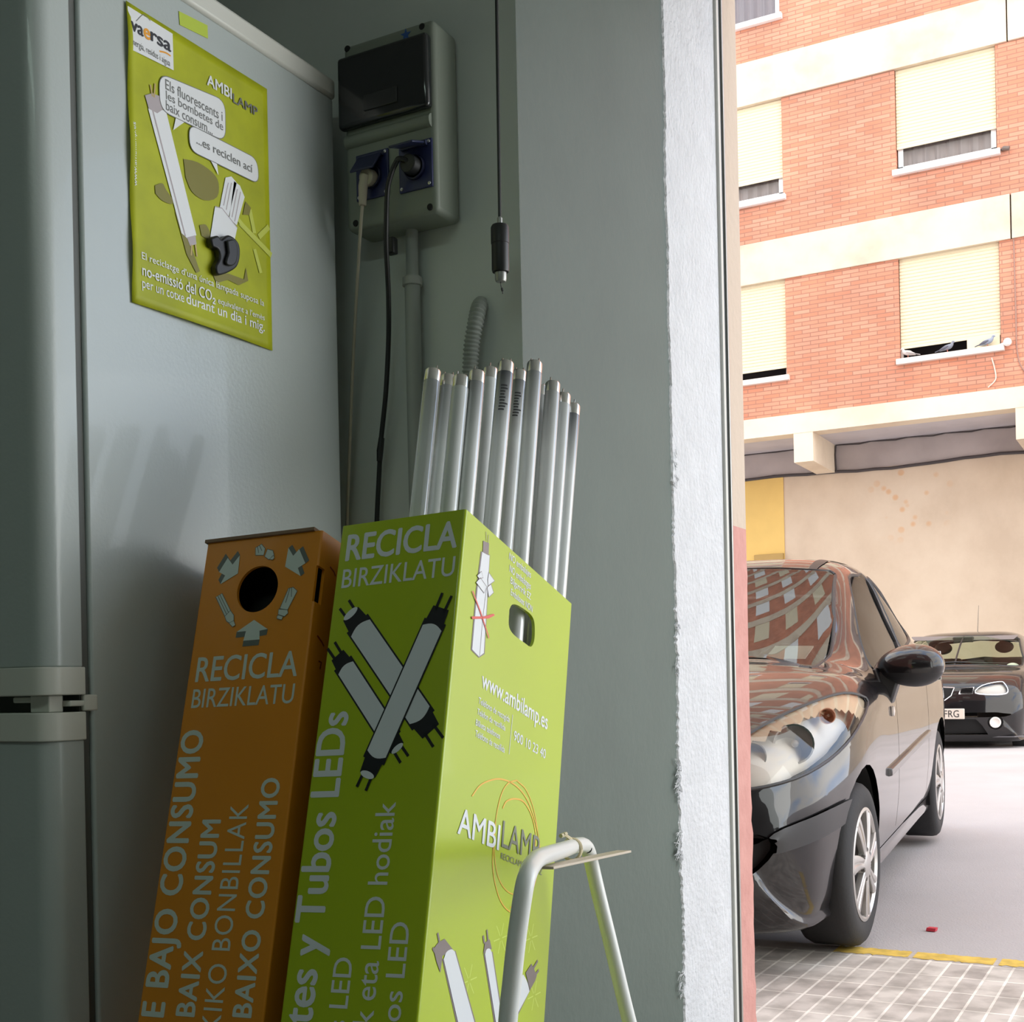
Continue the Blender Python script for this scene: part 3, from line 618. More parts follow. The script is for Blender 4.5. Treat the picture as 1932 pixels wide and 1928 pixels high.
print_obj('lettering', bm, GREYP, gb, label='grey half of the logo word')
bm = BM()
for pts, wd in (([(890, 1502), (905, 1482), (925, 1472), (945, 1470), (970, 1480), (992, 1505), (1008, 1545), (1017, 1590), (1019, 1625)], .0022), ([(975, 1472), (958, 1478), (945, 1500), (935, 1545), (930, 1600), (930, 1645), (940, 1690), (955, 1715), (978, 1728)], .0020),
    ([(948, 1525), (955, 1512), (970, 1507), (988, 1513), (1003, 1540), (1010, 1575), (1008, 1610)], .0024), ([(975, 1473), (992, 1490), (1006, 1525), (1014, 1570), (1016, 1620), (1008, 1670), (990, 1700), (962, 1712)], .0018), ([(935, 1545), (932, 1600), (938, 1650), (955, 1680), (978, 1688), (1000, 1675)], .0016)):
    ribbon(bm, GS, [GS.uv(p) for p in spline(pts, 6)], wd, H1+.0002)
print_obj('swirl', bm, SWIRL, gb)
# bottom tubes of the side panel
wb, kb = BM(), BM()
for p0, p1, p2, p3, cap in (((836, 1810), (857, 1795), (900, 1950), (868, 1950), [(834, 1803), (855, 1793), (838, 1771), (826, 1778), (817, 1790), (823, 1815), (830, 1835)]), ((914, 1800), (927, 1797), (950, 1950), (938, 1950), [(913, 1798), (927, 1790), (923, 1772), (914, 1778), (911, 1800)]), ((986, 1838), (998, 1870), (974, 1915), (972, 1860), [(991, 1835), (1002, 1818), (1012, 1840), (1009, 1850), (999, 1868)])):
    ppoly(kb, GS, [(p0[0]-2, p0[1]), (p1[0]+2, p1[1]-2), (p2[0]+3, p2[1]), (p3[0]-3, p3[1])], H1)
    ppoly(wb, GS, [p0]+[tuple(q) for q in spline([p0, (p0[0]*.75+p1[0]*.25, p0[1]*.6+p1[1]*.4-8), (p0[0]*.3+p1[0]*.7, p0[1]*.25+p1[1]*.75-8), p1], 4)][1:-1]+[p1, p2, p3], H1+.0005); ppoly(kb, GS, cap, H1+.0004)
for a, b in (((829, 1780), (825, 1760)), ((819, 1795), (816, 1788)), ((913, 1780), (911, 1765)), ((920, 1775), (918, 1754)), ((1006, 1826), (1014, 1812)), ((1010, 1838), (1016, 1830))): ribbon(kb, GS, [GS.uv(a), GS.uv(b)], .004, H1+.0003)
# the unpacked tube drawing at the top of the side panel
for pts, l in (([(911, 1020), (922, 1025), (921, 1048), (910, 1042)], 1),): ppoly(kb, GS, pts, H1+.0003)
ribbon(kb, GS, [GS.uv((916, 1003)), GS.uv((917, 1020))], .0012, H1+.0005); ribbon(kb, GS, [GS.uv((921, 1009)), GS.uv((920, 1026))], .0012, H1+.0005)
body = [(909, 1041), (923, 1048), (912, 1232), (903, 1239), (890, 1225), (900, 1110)]; ppoly(kb, GS, [(907, 1040), (924, 1047), (914, 1234), (903, 1241), (888, 1226), (898, 1110)], H1); ppoly(wb, GS, body, H1+.0003)
for f in ([(899, 1086), (907, 1078), (910, 1090), (903, 1092)], [(897, 1099), (905, 1090), (917, 1107), (912, 1119)], [(921, 1080), (932, 1096), (920, 1105), (919, 1095)], [(918, 1108), (925, 1102), (930, 1118), (921, 1127)]):
    ppoly(wb, GS, f, H1+.0007); ribbon(kb, GS, [GS.uv(p) for p in f], .0010, H1+.0009, closed=True)
ribbon(kb, GS, [GS.uv((917, 1110)), GS.uv((910, 1165)), GS.uv((904, 1238))], .0010, H1+.0005)
print_obj('tube_drawing', wb, PRW, gb); print_obj('tube_outline', kb, BROWNGREY, gb, label='grey-brown outlines and caps of the drawn tubes')
bm = BM(); ppoly(bm, GS, [(888, 1163), (911, 1163), (929, 1158), (932, 1161), (920, 1167), (889, 1168)], H1+.0012); ribbon(bm, GS, [GS.uv((890, 1115)), GS.uv((905, 1155)), GS.uv((921, 1204))], .0028, H1+.0012)
print_obj('red_cross', bm, REDI, gb)
bm = BM()
for cx, cy in ((1002, 1770), (1008, 1878), (945, 1770), (885, 1850)):
    c = GS.uv((cx, cy))
    for k in range(6): a = k*math.pi/3+.3; ribbon(bm, GS, [c+np.array((math.cos(a), math.sin(a)))*.004, c+np.array((math.cos(a), math.sin(a)))*.022], .0016, H1-.0003)
print_obj('printed_star', bm, mat('carton_pale_lime', (.60, .74, .12), .3), gb)

# orange box
ORANGE = mat('carton_orange', (.72, .26, .016), .32, coat=.15, var=.04, vscale=5); PRG = mat('carton_print_grey', (.60, .68, .62), .4); ARW = mat('carton_arrow_shade', (.13, .15, .13), .4)
OW, OD = .206, .27
OM, OL = boxmat((-1.3066, 1.438, 1.1003), 4.225, 16.504, -1.745)
ob = thing('collecting_box', 'tall dark orange carton with a round drop hole, leaning beside the fridge', 'recycling box', matrix=OM)
OF, OS = box_faces(OM, OW, OD, OL)
hc_ = OF.uv((485.5, 1111)); hole = [hc_+.036*np.array((math.cos(t), math.sin(t))) for t in np.linspace(0, 2*math.pi, 40)[:-1]]
bm = panel_with_hole(OF, [(.003, 0), (OW-.003, 0), (OW-.003, OL), (.003, OL)], [hole], .005); obj('front_panel', bm, ORANGE, ob, smooth=False)
sl = [OS.uv(p) for p in ((600, 1070), (611, 1068), (606, 1136), (596, 1136))]; v0, v1 = sl[3][1], sl[0][1]
bm = BM()
bm = panel_with_hole(OS, [(.003, 0), (OD, 0), (OD, OL), (.003, OL), (.003, v1+.003), (.018, v1+.003), (.018, v0), (.003, v0)], [], .005); obj('side_panel', bm, ORANGE, ob, smooth=False)
bm = BM(); box(bm, (0, .003, 0), (.005, OD, OL)); box(bm, (.005, OD-.005, 0), (OW-.005, OD, OL)); box(bm, (.005, .005, .001), (OW-.005, OD-.005, .006)); obj('carton_shell', bm, ORANGE, ob, world=False, smooth=False)
bm = BM()
for k0 in (0,):
    for x0, s in ((.003, -1), (OW-.003, 1)):
        ring = []
        for k in range(5):
            a = math.pi/2*k/4; ring.append((x0+s*.003*math.sin(a), .003-.003*math.cos(a)))
        zz = [(0, OL)] if s < 0 else [(0, v0), (v1+.003, OL)]
        for z0, z1 in zz:
            for (xa, ya), (xb, yb) in zip(ring, ring[1:]):
                f = bm.faces.new([bm.verts.new(q) for q in ((xa, ya, z0), (xb, yb, z0), (xb, yb, z1), (xa, ya, z1))]); f.normal_update()
obj('rounded_fold', bm, ORANGE, ob, world=False)
bm = BM(); box(bm, (-.002, -.004, OL), (OW-.012, OD, OL+.005)); obj('lid_flap', bm, CARD, ob, world=False, smooth=False, label='raw brown cardboard top flap')
bm = BM(); box(bm, (.005, .06, .3), (OW-.005, .065, OL-.005)); obj('dark_backing', bm, HOLE, ob, world=False, smooth=False)  # black sheet behind the drop hole, standing in for the shaded inside
bm = []
text_px(bm, OF, 'RECICLA', (368, 1287), (560, 1275), (373, 1241), ref='R', bold=.012, h=H1)
text_px(bm, OF, 'BIRZIKLATU', (360.5, 1336), (553, 1326), (363, 1301), ref='B', bold=.005, h=H1)
text_px(bm, OF, 'E BAJO CONSUMO', (309, 1920), (396, 1376), (266, 1920), ref='E', bold=.032, h=H1, space=1.1)
text_px(bm, OF, 'BAIX CONSUM', (367, 1919), (422, 1546), (331, 1919), ref='E', bold=.028, h=H1, space=1.1)
text_px(bm, OF, 'KIKO BONBILLAK', (414, 1945), (476, 1517), (379, 1945), ref='E', bold=0, h=H1, space=1.1)
text_px(bm, OF, 'BAIXO CONSUMO', (474, 1921), (535, 1467), (438, 1921), ref='E', bold=.028, h=H1, space=1.1)
print_obj('lettering', bm, PRG, ob, label='pale grey lettering')
bm, bk = BM(), BM()
def C4(x, y): return (330+x/3.934, 960+y/3.934)
for pts, (dx, dy) in (([(485, 345), (470, 480), (340, 560), (375, 495), (330, 470), (395, 365), (430, 415)], (-16, -32)), ([(845, 290), (820, 430), (935, 500), (915, 440), (970, 405), (925, 300), (880, 350)], (28, -22)), ([(590, 825), (690, 893), (630, 905), (630, 970), (510, 980), (530, 908), (460, 915)], (-8, 42))):
    n = len(pts)
    ppoly(bm, OF, [C4(*p) for p in pts], H1+.0004)
    for i in range(n):
        a, b = pts[i], pts[(i+1) % n]; ppoly(bk, OF, [C4(*a), C4(*b), C4(b[0]+dx, b[1]+dy), C4(a[0]+dx, a[1]+dy)], H1+.00002*i)
print_obj('arrow_print', bm, PRG, ob); print_obj('arrow_shade', bk, ARW, ob, label='dark flank of the printed arrows')
bm, bk = BM(), BM()
for body, base, tip in (([(305, 655), (352, 628), (415, 755), (372, 800)], [(372, 800), (415, 755), (440, 790), (440, 830), (410, 850), (385, 835)], [(405, 850), (440, 830), (452, 865), (430, 878)]), ([(845, 590), (880, 582), (910, 610), (838, 750), (780, 740)], [(772, 745), (838, 750), (842, 775), (815, 800), (768, 785)], [(762, 795), (775, 790), (805, 800), (795, 825), (760, 815)]), ([(600, 290), (645, 262), (672, 295), (660, 345), (600, 345)], [(690, 300), (730, 310), (740, 350), (700, 378), (668, 355)], [(735, 345), (742, 365), (728, 380), (705, 376)])):
    for q, l in ((body, 0), (base, 1), (tip, 2)):
        ppoly(bm, OF, [C4(*p) for p in q], H1+.0003*l); ribbon(bk, OF, [OF.uv(C4(*p)) for p in q], .0010, H1+.0003*l+.0002, closed=True)
    a, b, c, d_ = body[0], body[1], body[2], body[3]
    for k in (.33, .66): ribbon(bk, OF, [OF.uv(C4(a[0]+(b[0]-a[0])*k, a[1]+(b[1]-a[1])*k)), OF.uv(C4(body[-1][0]+(c[0]-body[-1][0])*k, body[-1][1]+(c[1]-body[-1][1])*k))], .0010, H1+.0003)
print_obj('bulb_drawing', bm, PRG, ob); print_obj('bulb_outline', bk, ARW, ob, label='dark outlines of the drawn bulbs')
bm = BM()
for pts in ([(1150, 430), (1180, 470), (1190, 500)], [(1055, 940), (1090, 990), (1105, 1020)], [(1065, 1130), (1085, 1140), (1075, 1190)]): ribbon(bm, OS, [OS.uv(C4(*p)) for p in pts], .003, H1)
print_obj('side_print', bm, mat('print_dark_red', (.25, .02, .01), .4), ob)
# ================================================================== fluorescent tubes standing in the green box
def tube_material():
    m = bpy.data.materials.new('tube_glass'); m.use_nodes = True; t = m.node_tree; b = t.nodes['Principled BSDF']
    b.inputs['Roughness'].default_value = .12; b.inputs['Coat Weight'].default_value = .6; b.inputs['Coat Roughness'].default_value = .02; b.inputs['Specular IOR Level'].default_value = .6
    tc = N(t, 'ShaderNodeTexCoord'); sx = N(t, 'ShaderNodeSeparateXYZ'); t.links.new(tc.outputs['Object'], sx.inputs[0])
    oi = N(t, 'ShaderNodeObjectInfo'); r = N(t, 'ShaderNodeMapRange'); r.inputs[1].default_value = -.13; r.inputs[2].default_value = -.02; r.inputs[3].default_value = 0; r.inputs[4].default_value = 1
    t.links.new(sx.outputs['Z'], r.inputs[0]); mm = N(t, 'ShaderNodeMath', operation='MULTIPLY'); t.links.new(r.outputs[0], mm.inputs[0]); t.links.new(oi.outputs['Random'], mm.inputs[1])
    cr = N(t, 'ShaderNodeMix', data_type='RGBA'); cr.inputs[6].default_value = (.70, .72, .71, 1); cr.inputs[7].default_value = (.08, .085, .095, 1); t.links.new(mm.outputs[0], cr.inputs[0]); t.links.new(cr.outputs[2], b.inputs['Base Color'])
    return m
TG = tube_material(); CAPM = mat('tube_cap_metal', (.72, .72, .68), .22, 1); PINM = mat('tube_pin', (.4, .38, .34), .35, 1)
TL = 1.2; TR_ = .0130
def tube_proto(mark):
    root = thing('fluorescent_tube', None, 'fluorescent tube')
    bm = BM(); lathe(bm, [(TR_*.96, -TL+.02), (TR_, -TL+.025), (TR_, -.024), (TR_*.97, -.019)], (0, 0, 0), (0, 0, 1), 24); g = obj('glass_tube', bm, TG, root, world=False)
    for z, s in ((0, 1), (-TL, -1)):
        bm = BM(); lathe(bm, [(TR_*.985, -.020), (TR_*.985, -.003), (TR_*.9, -.0005), (TR_*.3, 0), (0, 0)], (0, 0, z), (0, 0, s), 24)
        cp = obj('end_cap', bm, CAPM, root, world=False)
        for k in (-1, 1): obj('pin', lathe(BM(), [(.0012, 0), (.0012, .0075), (.0008, .0085), (0, .0085)], (k*.0063, 0, z), (0, 0, s), 8), PINM, cp, world=False)
    if mark:
        bm = BM(); rr = np.random.RandomState(mark)
        for k in range(9):
            z = -.045-.0052*k; a0 = -1.95+rr.uniform(-.05, .05); w_ = rr.uniform(.5, 1.0)
            n = 6; L = []
            for i in range(n+1):
                a = a0+w_*i/n; L.append((bm.verts.new((math.cos(a)*(TR_+.0002), math.sin(a)*(TR_+.0002), z)), bm.verts.new((math.cos(a)*(TR_+.0002), math.sin(a)*(TR_+.0002), z-.0026))))
            for i in range(n): bm.faces.new((L[i][0], L[i][1], L[i+1][1], L[i+1][0]))
        obj('printed_mark', bm, mat('tube_print', (.05, .05, .055), .5), root, world=False)
    return root
def copy_tree(o, parent=None):
    c = o.copy(); COL.objects.link(c)
    if parent is not None: c.parent = parent
    for ch in [x for x in list(COL.objects) if x.parent is o]: copy_tree(ch, c)
    return c
p_plain, p_mark = tube_proto(0), tube_proto(4)
used = {0: False, 4: False}
GI = GM.inverted(); Rg = GM.to_3x3(); ny = Rg @ Vector((0, 1, 0))
TB = [((817, 700), (789, 970), .060, 0, 'leftmost fluorescent tube in the green box, nearly white along its length'), ((846, 711), (820, 968), .090, 0, 'fluorescent tube half hidden behind the leftmost tube in the green box'), ((870, 712), (846, 967), .056, 0, 'third fluorescent tube from the left in the green box'),
      ((900, 703), (877, 965), .075, 0, 'fourth fluorescent tube from the left in the green box'), ((925, 697), (905, 968), .165, 0, 'slim fluorescent tube half hidden behind the tallest printed tube'), ((955, 685), (927, 1000), .140, 4, 'left one of the two tallest tubes in the green box, with printing near its cap'),
      ((980, 702), (955, 1005), .255, 4, 'printed fluorescent tube between the two tallest tubes'), ((1009, 685), (983, 1040), .225, 0, 'right one of the two tallest tubes in the green box, rising beyond all others'), ((1019, 730), (997, 1050), .345, 0, 'fluorescent tube mostly hidden between the tallest unprinted tube and the wide bright one'),
      ((1043, 723), (1018, 1080), .298, 0, 'wide bright fluorescent tube right of the tallest pair, catching the door light'), ((1063, 745), (1037, 1095), .332, 0, 'fluorescent tube half hidden behind the wide bright tube, near the back corner of the box'), ((1081, 765), (1054, 1112), .358, 0, 'shortest fluorescent tube, at the right edge of the bunch in the green box')]
for k, (pt, pm, ly, mk, lab) in enumerate(TB):
    o_ = GM @ Vector((0, ly, 0)); a = hit(pt, o_, ny); b = hit(pm, o_, ny)
    lb = GI @ b
    if lb.x > GW-.018: b = GM @ Vector((GW-.018, min(lb.y, GD-.02), lb.z))
    z = (a-b).normalized(); bl_ = GI @ (a-z*TL)
    bl_ = Vector((min(max(bl_.x, .02), GW-.02), min(max(bl_.y, .02), GD-.02), max(bl_.z, .01))); z = (a-GM @ bl_).normalized() if False else z
    x = Vector((math.cos(.5*k), math.sin(.5*k), 0)); x = (x-z*x.dot(z)).normalized() if not mk else (rgt-z*rgt.dot(z)).normalized()
    y = z.cross(x); M = Matrix(((x.x, y.x, z.x, a.x), (x.y, y.y, z.y, a.y), (x.z, y.z, z.z, a.z), (0, 0, 0, 1)))
    pr = p_mark if mk else p_plain; r_ = pr if not used[mk] else copy_tree(pr); used[mk] = True
    r_.matrix_world = M; r_['label'] = lab; r_['group'] = 'fluorescent tubes in the green box'

# ================================================================== white tubular frame in front of the boxes
RW = mat('white_enamel_tube', (.84, .86, .83), .35, coat=.2); TIE = mat('cream_cable_tie', (.62, .55, .36), .5); WOOD = mat('pale_wood_strip', (.60, .53, .42), .6)
rk = thing('folding_frame', 'white bent-tube folding frame in front of the green box, wooden strip tied on top', 'folding frame', (-.72, 1.4, 0))
def R(px, py, t): return CO+ray((px, py))*t
path = spline([R(950, 2180, 1.37), R(957, 1950, 1.37), R(966, 1850, 1.372), R(976, 1760, 1.375), R(988, 1680, 1.38), R(996, 1648, 1.395), R(1006, 1629, 1.425), R(1020, 1617, 1.47), R(1060, 1604, 1.62), R(1086, 1595, 1.74), R(1100, 1594, 1.80), R(1109, 1603, 1.835), R(1115, 1625, 1.85), R(1130, 1690, 1.855), R(1152, 1780, 1.86), R(1178, 1890, 1.865), R(1196, 1962, 1.868), R(1245, 2170, 1.875)], 6)
lo, hi = path[0], path[-1]; path = [lo+(path[0]-path[3]).normalized()*((lo.z)/max(.01, -(path[0]-path[3]).normalized().z)) if False else Vector((lo.x-.005, lo.y-.02, .01))]+path+[Vector((hi.x+.05, hi.y+.02, .01))]
bm = BM(); tube(bm, path, .0108, 16); obj('tube_frame', bm, RW, rk)
bm = BM(); e = R(1108, 1600, 1.81); lathe(bm, [(0, .002), (.0062, .002), (.0068, 0), (.0068, -.006)], R(1108.5, 1601, 1.812), (R(1108, 1600, 1.5)-R(1108, 1600, 1.9)), 16); obj('end_plug', bm, BLK, rk, label='black plug at the bend')
bm = BM(); s0 = R(1028, 1634, 1.50)+Vector((0, 0, -.002)); s1 = R(1178, 1606, 1.93); d = (s1-s0).normalized(); sd = d.cross(Vector((0, 0, 1))).normalized(); un = sd.cross(d)
prism(bm, [s0+sd*.011+un*.0018, s0-sd*.011+un*.0018, s0-sd*.011-un*.0018, s0+sd*.011-un*.0018], s1-s0); obj('strip', bm, WOOD, rk, bevel=.0008, label='pale wooden strip tied under the top bar')
c = R(1078, 1600, 1.70); dd = (R(1086, 1595, 1.74)-R(1060, 1604, 1.62)).normalized()
bm = BM()
for s, rr_ in ((0, .0122), (.010, .0124), (.004, .0126)):
    u, v = frame_of(dd); tilt = dd*.35
    tube(bm, [c+dd*s+(u*math.cos(a)*rr_+v*math.sin(a)*(rr_*1.18))+tilt*(math.cos(a)*.012)+Vector((0, 0, -.002)) for a in np.linspace(0, 2*math.pi, 25)], .0017, 6)
tube(bm, [c+Vector((0, 0, .012)), R(1064, 1574, 1.66)], [.0025, .0022], 6); tube(bm, [R(1058, 1577, 1.655), R(1068, 1573, 1.67)], .003, 6)
obj('cable_tie', bm, TIE, rk, label='cream cable ties')
# ================================================================== street
ROADM = mat('asphalt_grey', (.50, .475, .47), 1.0, spec=0.0, var=.06, vscale=1.3, bump=.25, bscale=120)
def road_z(Y): return float(np.interp(Y, [4.4, 4.66, 7.3, 10, 14, 17, 21.8, 30], [-.12, -.112, -.03, .03, .085, .08, .0, .0]))
bm = BM(); xs = np.linspace(-26, 14, 21); ys = np.concatenate([[4.5], np.linspace(4.66, 24, 36)]); g = [[bm.verts.new((x, y, road_z(y))) for x in xs] for y in ys]
for i in range(len(ys)-1):
    for j in range(len(xs)-1): bm.faces.new((g[i][j], g[i][j+1], g[i+1][j+1], g[i+1][j]))
road = struct('floor_road', bm, ROADM); road.name = 'road'
def tile_material():
    m = bpy.data.materials.new('sidewalk_tiles'); m.use_nodes = True; t = m.node_tree; b = t.nodes['Principled BSDF']; b.inputs['Roughness'].default_value = .8
    g = N(t, 'ShaderNodeNewGeometry'); br = N(t, 'ShaderNodeTexBrick'); br.offset = 0; br.squash = 1
    for k, v in (('Scale', 1), ('Brick Width', .067), ('Row Height', .2), ('Mortar Size', .0045), ('Mortar Smooth', .1), ('Bias', 0)): br.inputs[k].default_value = v
    br.inputs['Color1'].default_value = (.50, .455, .41, 1); br.inputs['Color2'].default_value = (.64, .60, .54, 1); br.inputs['Mortar'].default_value = (.84, .80, .72, 1)
    mp = N(t, 'ShaderNodeMapping'); mp.inputs['Rotation'].default_value = (0, 0, math.radians(0)); t.links.new(g.outputs['Position'], mp.inputs[0]); t.links.new(mp.outputs[0], br.inputs['Vector'])
    n = N(t, 'ShaderNodeTexNoise'); n.inputs['Scale'].default_value = 9; n.inputs['Detail'].default_value = 7; t.links.new(g.outputs['Position'], n.inputs['Vector'])
    r = N(t, 'ShaderNodeValToRGB'); r.color_ramp.elements[0].color = (.70, .69, .68, 1); r.color_ramp.elements[1].color = (1.1, 1.1, 1.1, 1); r.color_ramp.elements[0].position = .35; r.color_ramp.elements[1].position = .6; t.links.new(n.outputs['Fac'], r.inputs[0])
    mx = N(t, 'ShaderNodeMix', data_type='RGBA', blend_type='MULTIPLY'); mx.inputs[0].default_value = 1; t.links.new(br.outputs['Color'], mx.inputs[6]); t.links.new(r.outputs[0], mx.inputs[7]); t.links.new(mx.outputs[2], b.inputs['Base Color'])
    bp = N(t, 'ShaderNodeBump'); bp.inputs['Strength'].default_value = .5; bp.inputs['Distance'].default_value = .006; bp.invert = True; t.links.new(br.outputs['Fac'], bp.inputs['Height']); t.links.new(bp.outputs[0], b.inputs['Normal']); return m
sw = struct('floor_sidewalk', box(BM(), (-14, 2.95, -.25), (6, 4.42, -.1)), tile_material(), smooth=False); sw.name = 'sidewalk'
sw['kind'] = 'structure'
CURBM = mat('kerb_stone', (.50, .46, .42), .8, var=.12, vscale=9, bump=.3)
kb_ = struct('kerb', box(BM(), (-14, 4.42, -.25), (6, 4.54, -.100)), CURBM, smooth=False, bevel=.008)
YEL = mat('worn_yellow_paint', (.72, .50, .09), .7, var=.22, vscale=22)
rr = np.random.RandomState(9)
for xa, xb in ((-1.14, -.885), (-.868, -.605), (-.588, -.32), (-.30, -.03)):
    bm = BM(); n = 24; lo = [(xa+(xb-xa)*k/n, 4.43+rr.uniform(-.006, .012)) for k in range(n+1)]; hi = [(xa+(xb-xa)*k/n, 4.535+rr.uniform(-.012, .003)) for k in range(n+1)]
    prism(bm, [(x, y, -.0995) for x, y in lo]+[(x, y, -.0995) for x, y in hi[::-1]], (0, 0, .0006)); obj('yellow_paint', bm, YEL, kb_, smooth=False, label='worn yellow paint on the kerb')
bm = BM(); c = onZ((1757, 1755), -.1); c.z = road_z(c.y); prism(bm, [c+Vector(q) for q in ((-.018, -.012, .002), (.016, -.016, .002), (.02, .012, .002), (-.012, .016, .002))], (.003, 0, .012)); tag(obj('red_wrapper', bm, mat('red_paper', (.65, .04, .07), .5), smooth=False), 'tiny red wrapper lying on the asphalt right of the front wheel', 'litter')

# ================================================================== apartment house across the street
FY = 20.4; WY = 21.8
def concrete_material(name, c1, c2, c3, spots=False):
    m = bpy.data.materials.new(name); m.use_nodes = True; t = m.node_tree; b = t.nodes['Principled BSDF']; b.inputs['Roughness'].default_value = .85
    g = N(t, 'ShaderNodeNewGeometry'); n = N(t, 'ShaderNodeTexNoise'); n.inputs['Scale'].default_value = .8; n.inputs['Detail'].default_value = 9; n.inputs['Roughness'].default_value = .62
    mp = N(t, 'ShaderNodeMapping'); mp.inputs['Scale'].default_value = (1, 1, .8 if spots else 1.0); t.links.new(g.outputs['Position'], mp.inputs[0]); t.links.new(mp.outputs[0], n.inputs['Vector'])
    r = N(t, 'ShaderNodeValToRGB'); e = r.color_ramp.elements; e[0].position = .36; e[0].color = (*c1, 1); e[1].position = .62; e[1].color = (*c3, 1); q = e.new(.5); q.color = (*c2, 1); t.links.new(n.outputs['Fac'], r.inputs[0])
    out = r.outputs[0]
    if spots:
        v = N(t, 'ShaderNodeTexVoronoi'); v.inputs['Scale'].default_value = 4.6; t.links.new(g.outputs['Position'], v.inputs['Vector'])
        lt = N(t, 'ShaderNodeMapRange'); lt.inputs[1].default_value = .32; lt.inputs[2].default_value = .20; t.links.new(v.outputs['Distance'], lt.inputs[0])
        # rust spots keep to one patch of the wall
        d = N(t, 'ShaderNodeVectorMath', operation='DISTANCE'); t.links.new(g.outputs['Position'], d.inputs[0]); d.inputs[1].default_value = (-4.15, WY, 3.85)
        dm = N(t, 'ShaderNodeMapRange'); dm.inputs[1].default_value = .8; dm.inputs[2].default_value = .45; t.links.new(d.outputs['Value'], dm.inputs[0])
        mu = N(t, 'ShaderNodeMath', operation='MULTIPLY'); t.links.new(lt.outputs[0], mu.inputs[0]); t.links.new(dm.outputs[0], mu.inputs[1]); m3 = N(t, 'ShaderNodeMath', operation='MULTIPLY'); m3.inputs[1].default_value = .55; t.links.new(mu.outputs[0], m3.inputs[0])
        mx = N(t, 'ShaderNodeMix', data_type='RGBA'); t.links.new(m3.outputs[0], mx.inputs[0]); t.links.new(out, mx.inputs[6]); mx.inputs[7].default_value = (.56, .27, .10, 1); out = mx.outputs[2]
    t.links.new(out, b.inputs['Base Color']); return m
BAND = concrete_material('cream_concrete', (.57, .455, .345), (.68, .575, .44), (.71, .615, .475)); LOWW = concrete_material('beige_render', (.50, .39, .285), (.56, .445, .33), (.60, .485, .365), True)
FASC = concrete_material('beam_concrete', (.66, .54, .42), (.74, .63, .49), (.78, .67, .52)); SOFM = mat('soffit_grey_paint', (.55, .52, .55), .8, var=.08, vscale=2); GBAND = mat('grey_upper_wall', (.43, .375, .355), .8, var=.1, vscale=2)
YELW = mat('yellow_wall_paint', (.66, .44, .13), .7, var=.06, vscale=2); SHUT = mat('cream_roller_shutter', (.75, .66, .46), .5); WFR = mat('white_window_frame', (.85, .85, .83), .4); DGL = glass('street_window_glass', (.85, .85, .85), 1.45, .9)
SILL = mat('stone_sill', (.74, .66, .60), .7); CUR = mat('pale_curtain', (.72, .62, .58), .9); DKIN = mat('dark_room', (.06, .05, .05), .9); CABLE = mat('dark_cable', (.06, .05, .05), .7)
FX0, FX1 = -17, 9
bl = thing('apartment_house', 'orange brick apartment house with cream concrete bands across the street', 'building', (-4, 21, 0))
cols = [(-7.35, -5.82), (-3.99, -2.48)]
floors = [(5.22, 7.49, 8.17, 5.83), (8.17, 10.50, 11.22, 8.86), (11.22, 13.5, 14.2, 11.86)]   # brick from, band from, band to, sill
for z0, zb, zt, zs_ in floors:
    bm = BM(); top = zb
    xs_ = [FX0]; 
    for a, b in cols: xs_ += [a, b]
    xs_.append(FX1)
    for k in range(0, len(xs_), 2): box(bm, (xs_[k], FY, z0), (xs_[k+1], FY+.25, top))
    for a, b in cols: box(bm, (a, FY, z0), (b, FY+.25, zs_))
    obj('brick_wall', bm, BRICK, bl, smooth=False)
    bm = BM(); box(bm, (FX0, FY-.04, zb), (-2.312, FY+.25, zt)); box(bm, (-2.29, FY-.04, zb), (FX1, FY+.25, zt)); obj('concrete_band', bm, BAND, bl, smooth=False, label='cream concrete band')
for k in range(9):
    z = 14.2+3*k
    obj('brick_wall', box(BM(), (FX0, FY, z), (FX1, FY+.25, z+2.3)), BRICK, bl, smooth=False)
    obj('concrete_band', box(BM(), (FX0, FY-.04, z+2.3), (FX1, FY+.25, z+3.0)), BAND, bl, smooth=False)
    for cx in (-14.2, -10.6, -6.6, -3.2, .6, 4.2): obj('window', box(BM(), (cx-.75, FY-.02, z+.65), (cx+.75, FY+.02, z+2.3)), WFR if (k+int(cx)) % 3 else SHUT, bl, smooth=False)
obj('core', box(BM(), (FX0, FY+.55, 4.91), (FX1, FY+6, 41)), DKIN, bl, smooth=False)
bm = BM(); box(bm, (FX0, FY-.06, 4.90), (FX1, FY+.3, 5.22)); obj('edge_beam', bm, FASC, bl, smooth=False, label='cream edge beam')
for cx in (-9.0, -5.555, -2.13, 1.3):
    bm = BM(); box(bm, (cx-.16, FY-.055, 4.42), (cx+.16, WY, 4.93)); obj('bracket', bm, FASC, bl, smooth=False, label='concrete bracket under the beam')
obj('soffit', box(BM(), (FX0, FY+.28, 4.905), (FX1, WY+.3, 4.95)), SOFM, bl, smooth=False)
obj('upper_wall', box(BM(), (FX0, WY, 4.44), (FX1, WY+.2, 4.91)), GBAND, bl, smooth=False)
obj('lower_wall', box(BM(), (FX0, WY-.012, -.1), (FX1, WY+.2, 4.44)), LOWW, bl, smooth=False)
obj('yellow_wall', box(BM(), (-9.8, WY-.03, -.1), (-6.32, WY, 4.43)), YELW, bl, smooth=False)
bm = BM(); box(bm, (-6.86, WY-.10, 2.97), (-6.33, WY-.02, 3.08)); obj('door_header', bm, mat('ochre_wood', (.38, .24, .07), .6), bl, smooth=False, bevel=.01)
rr = np.random.RandomState(2)
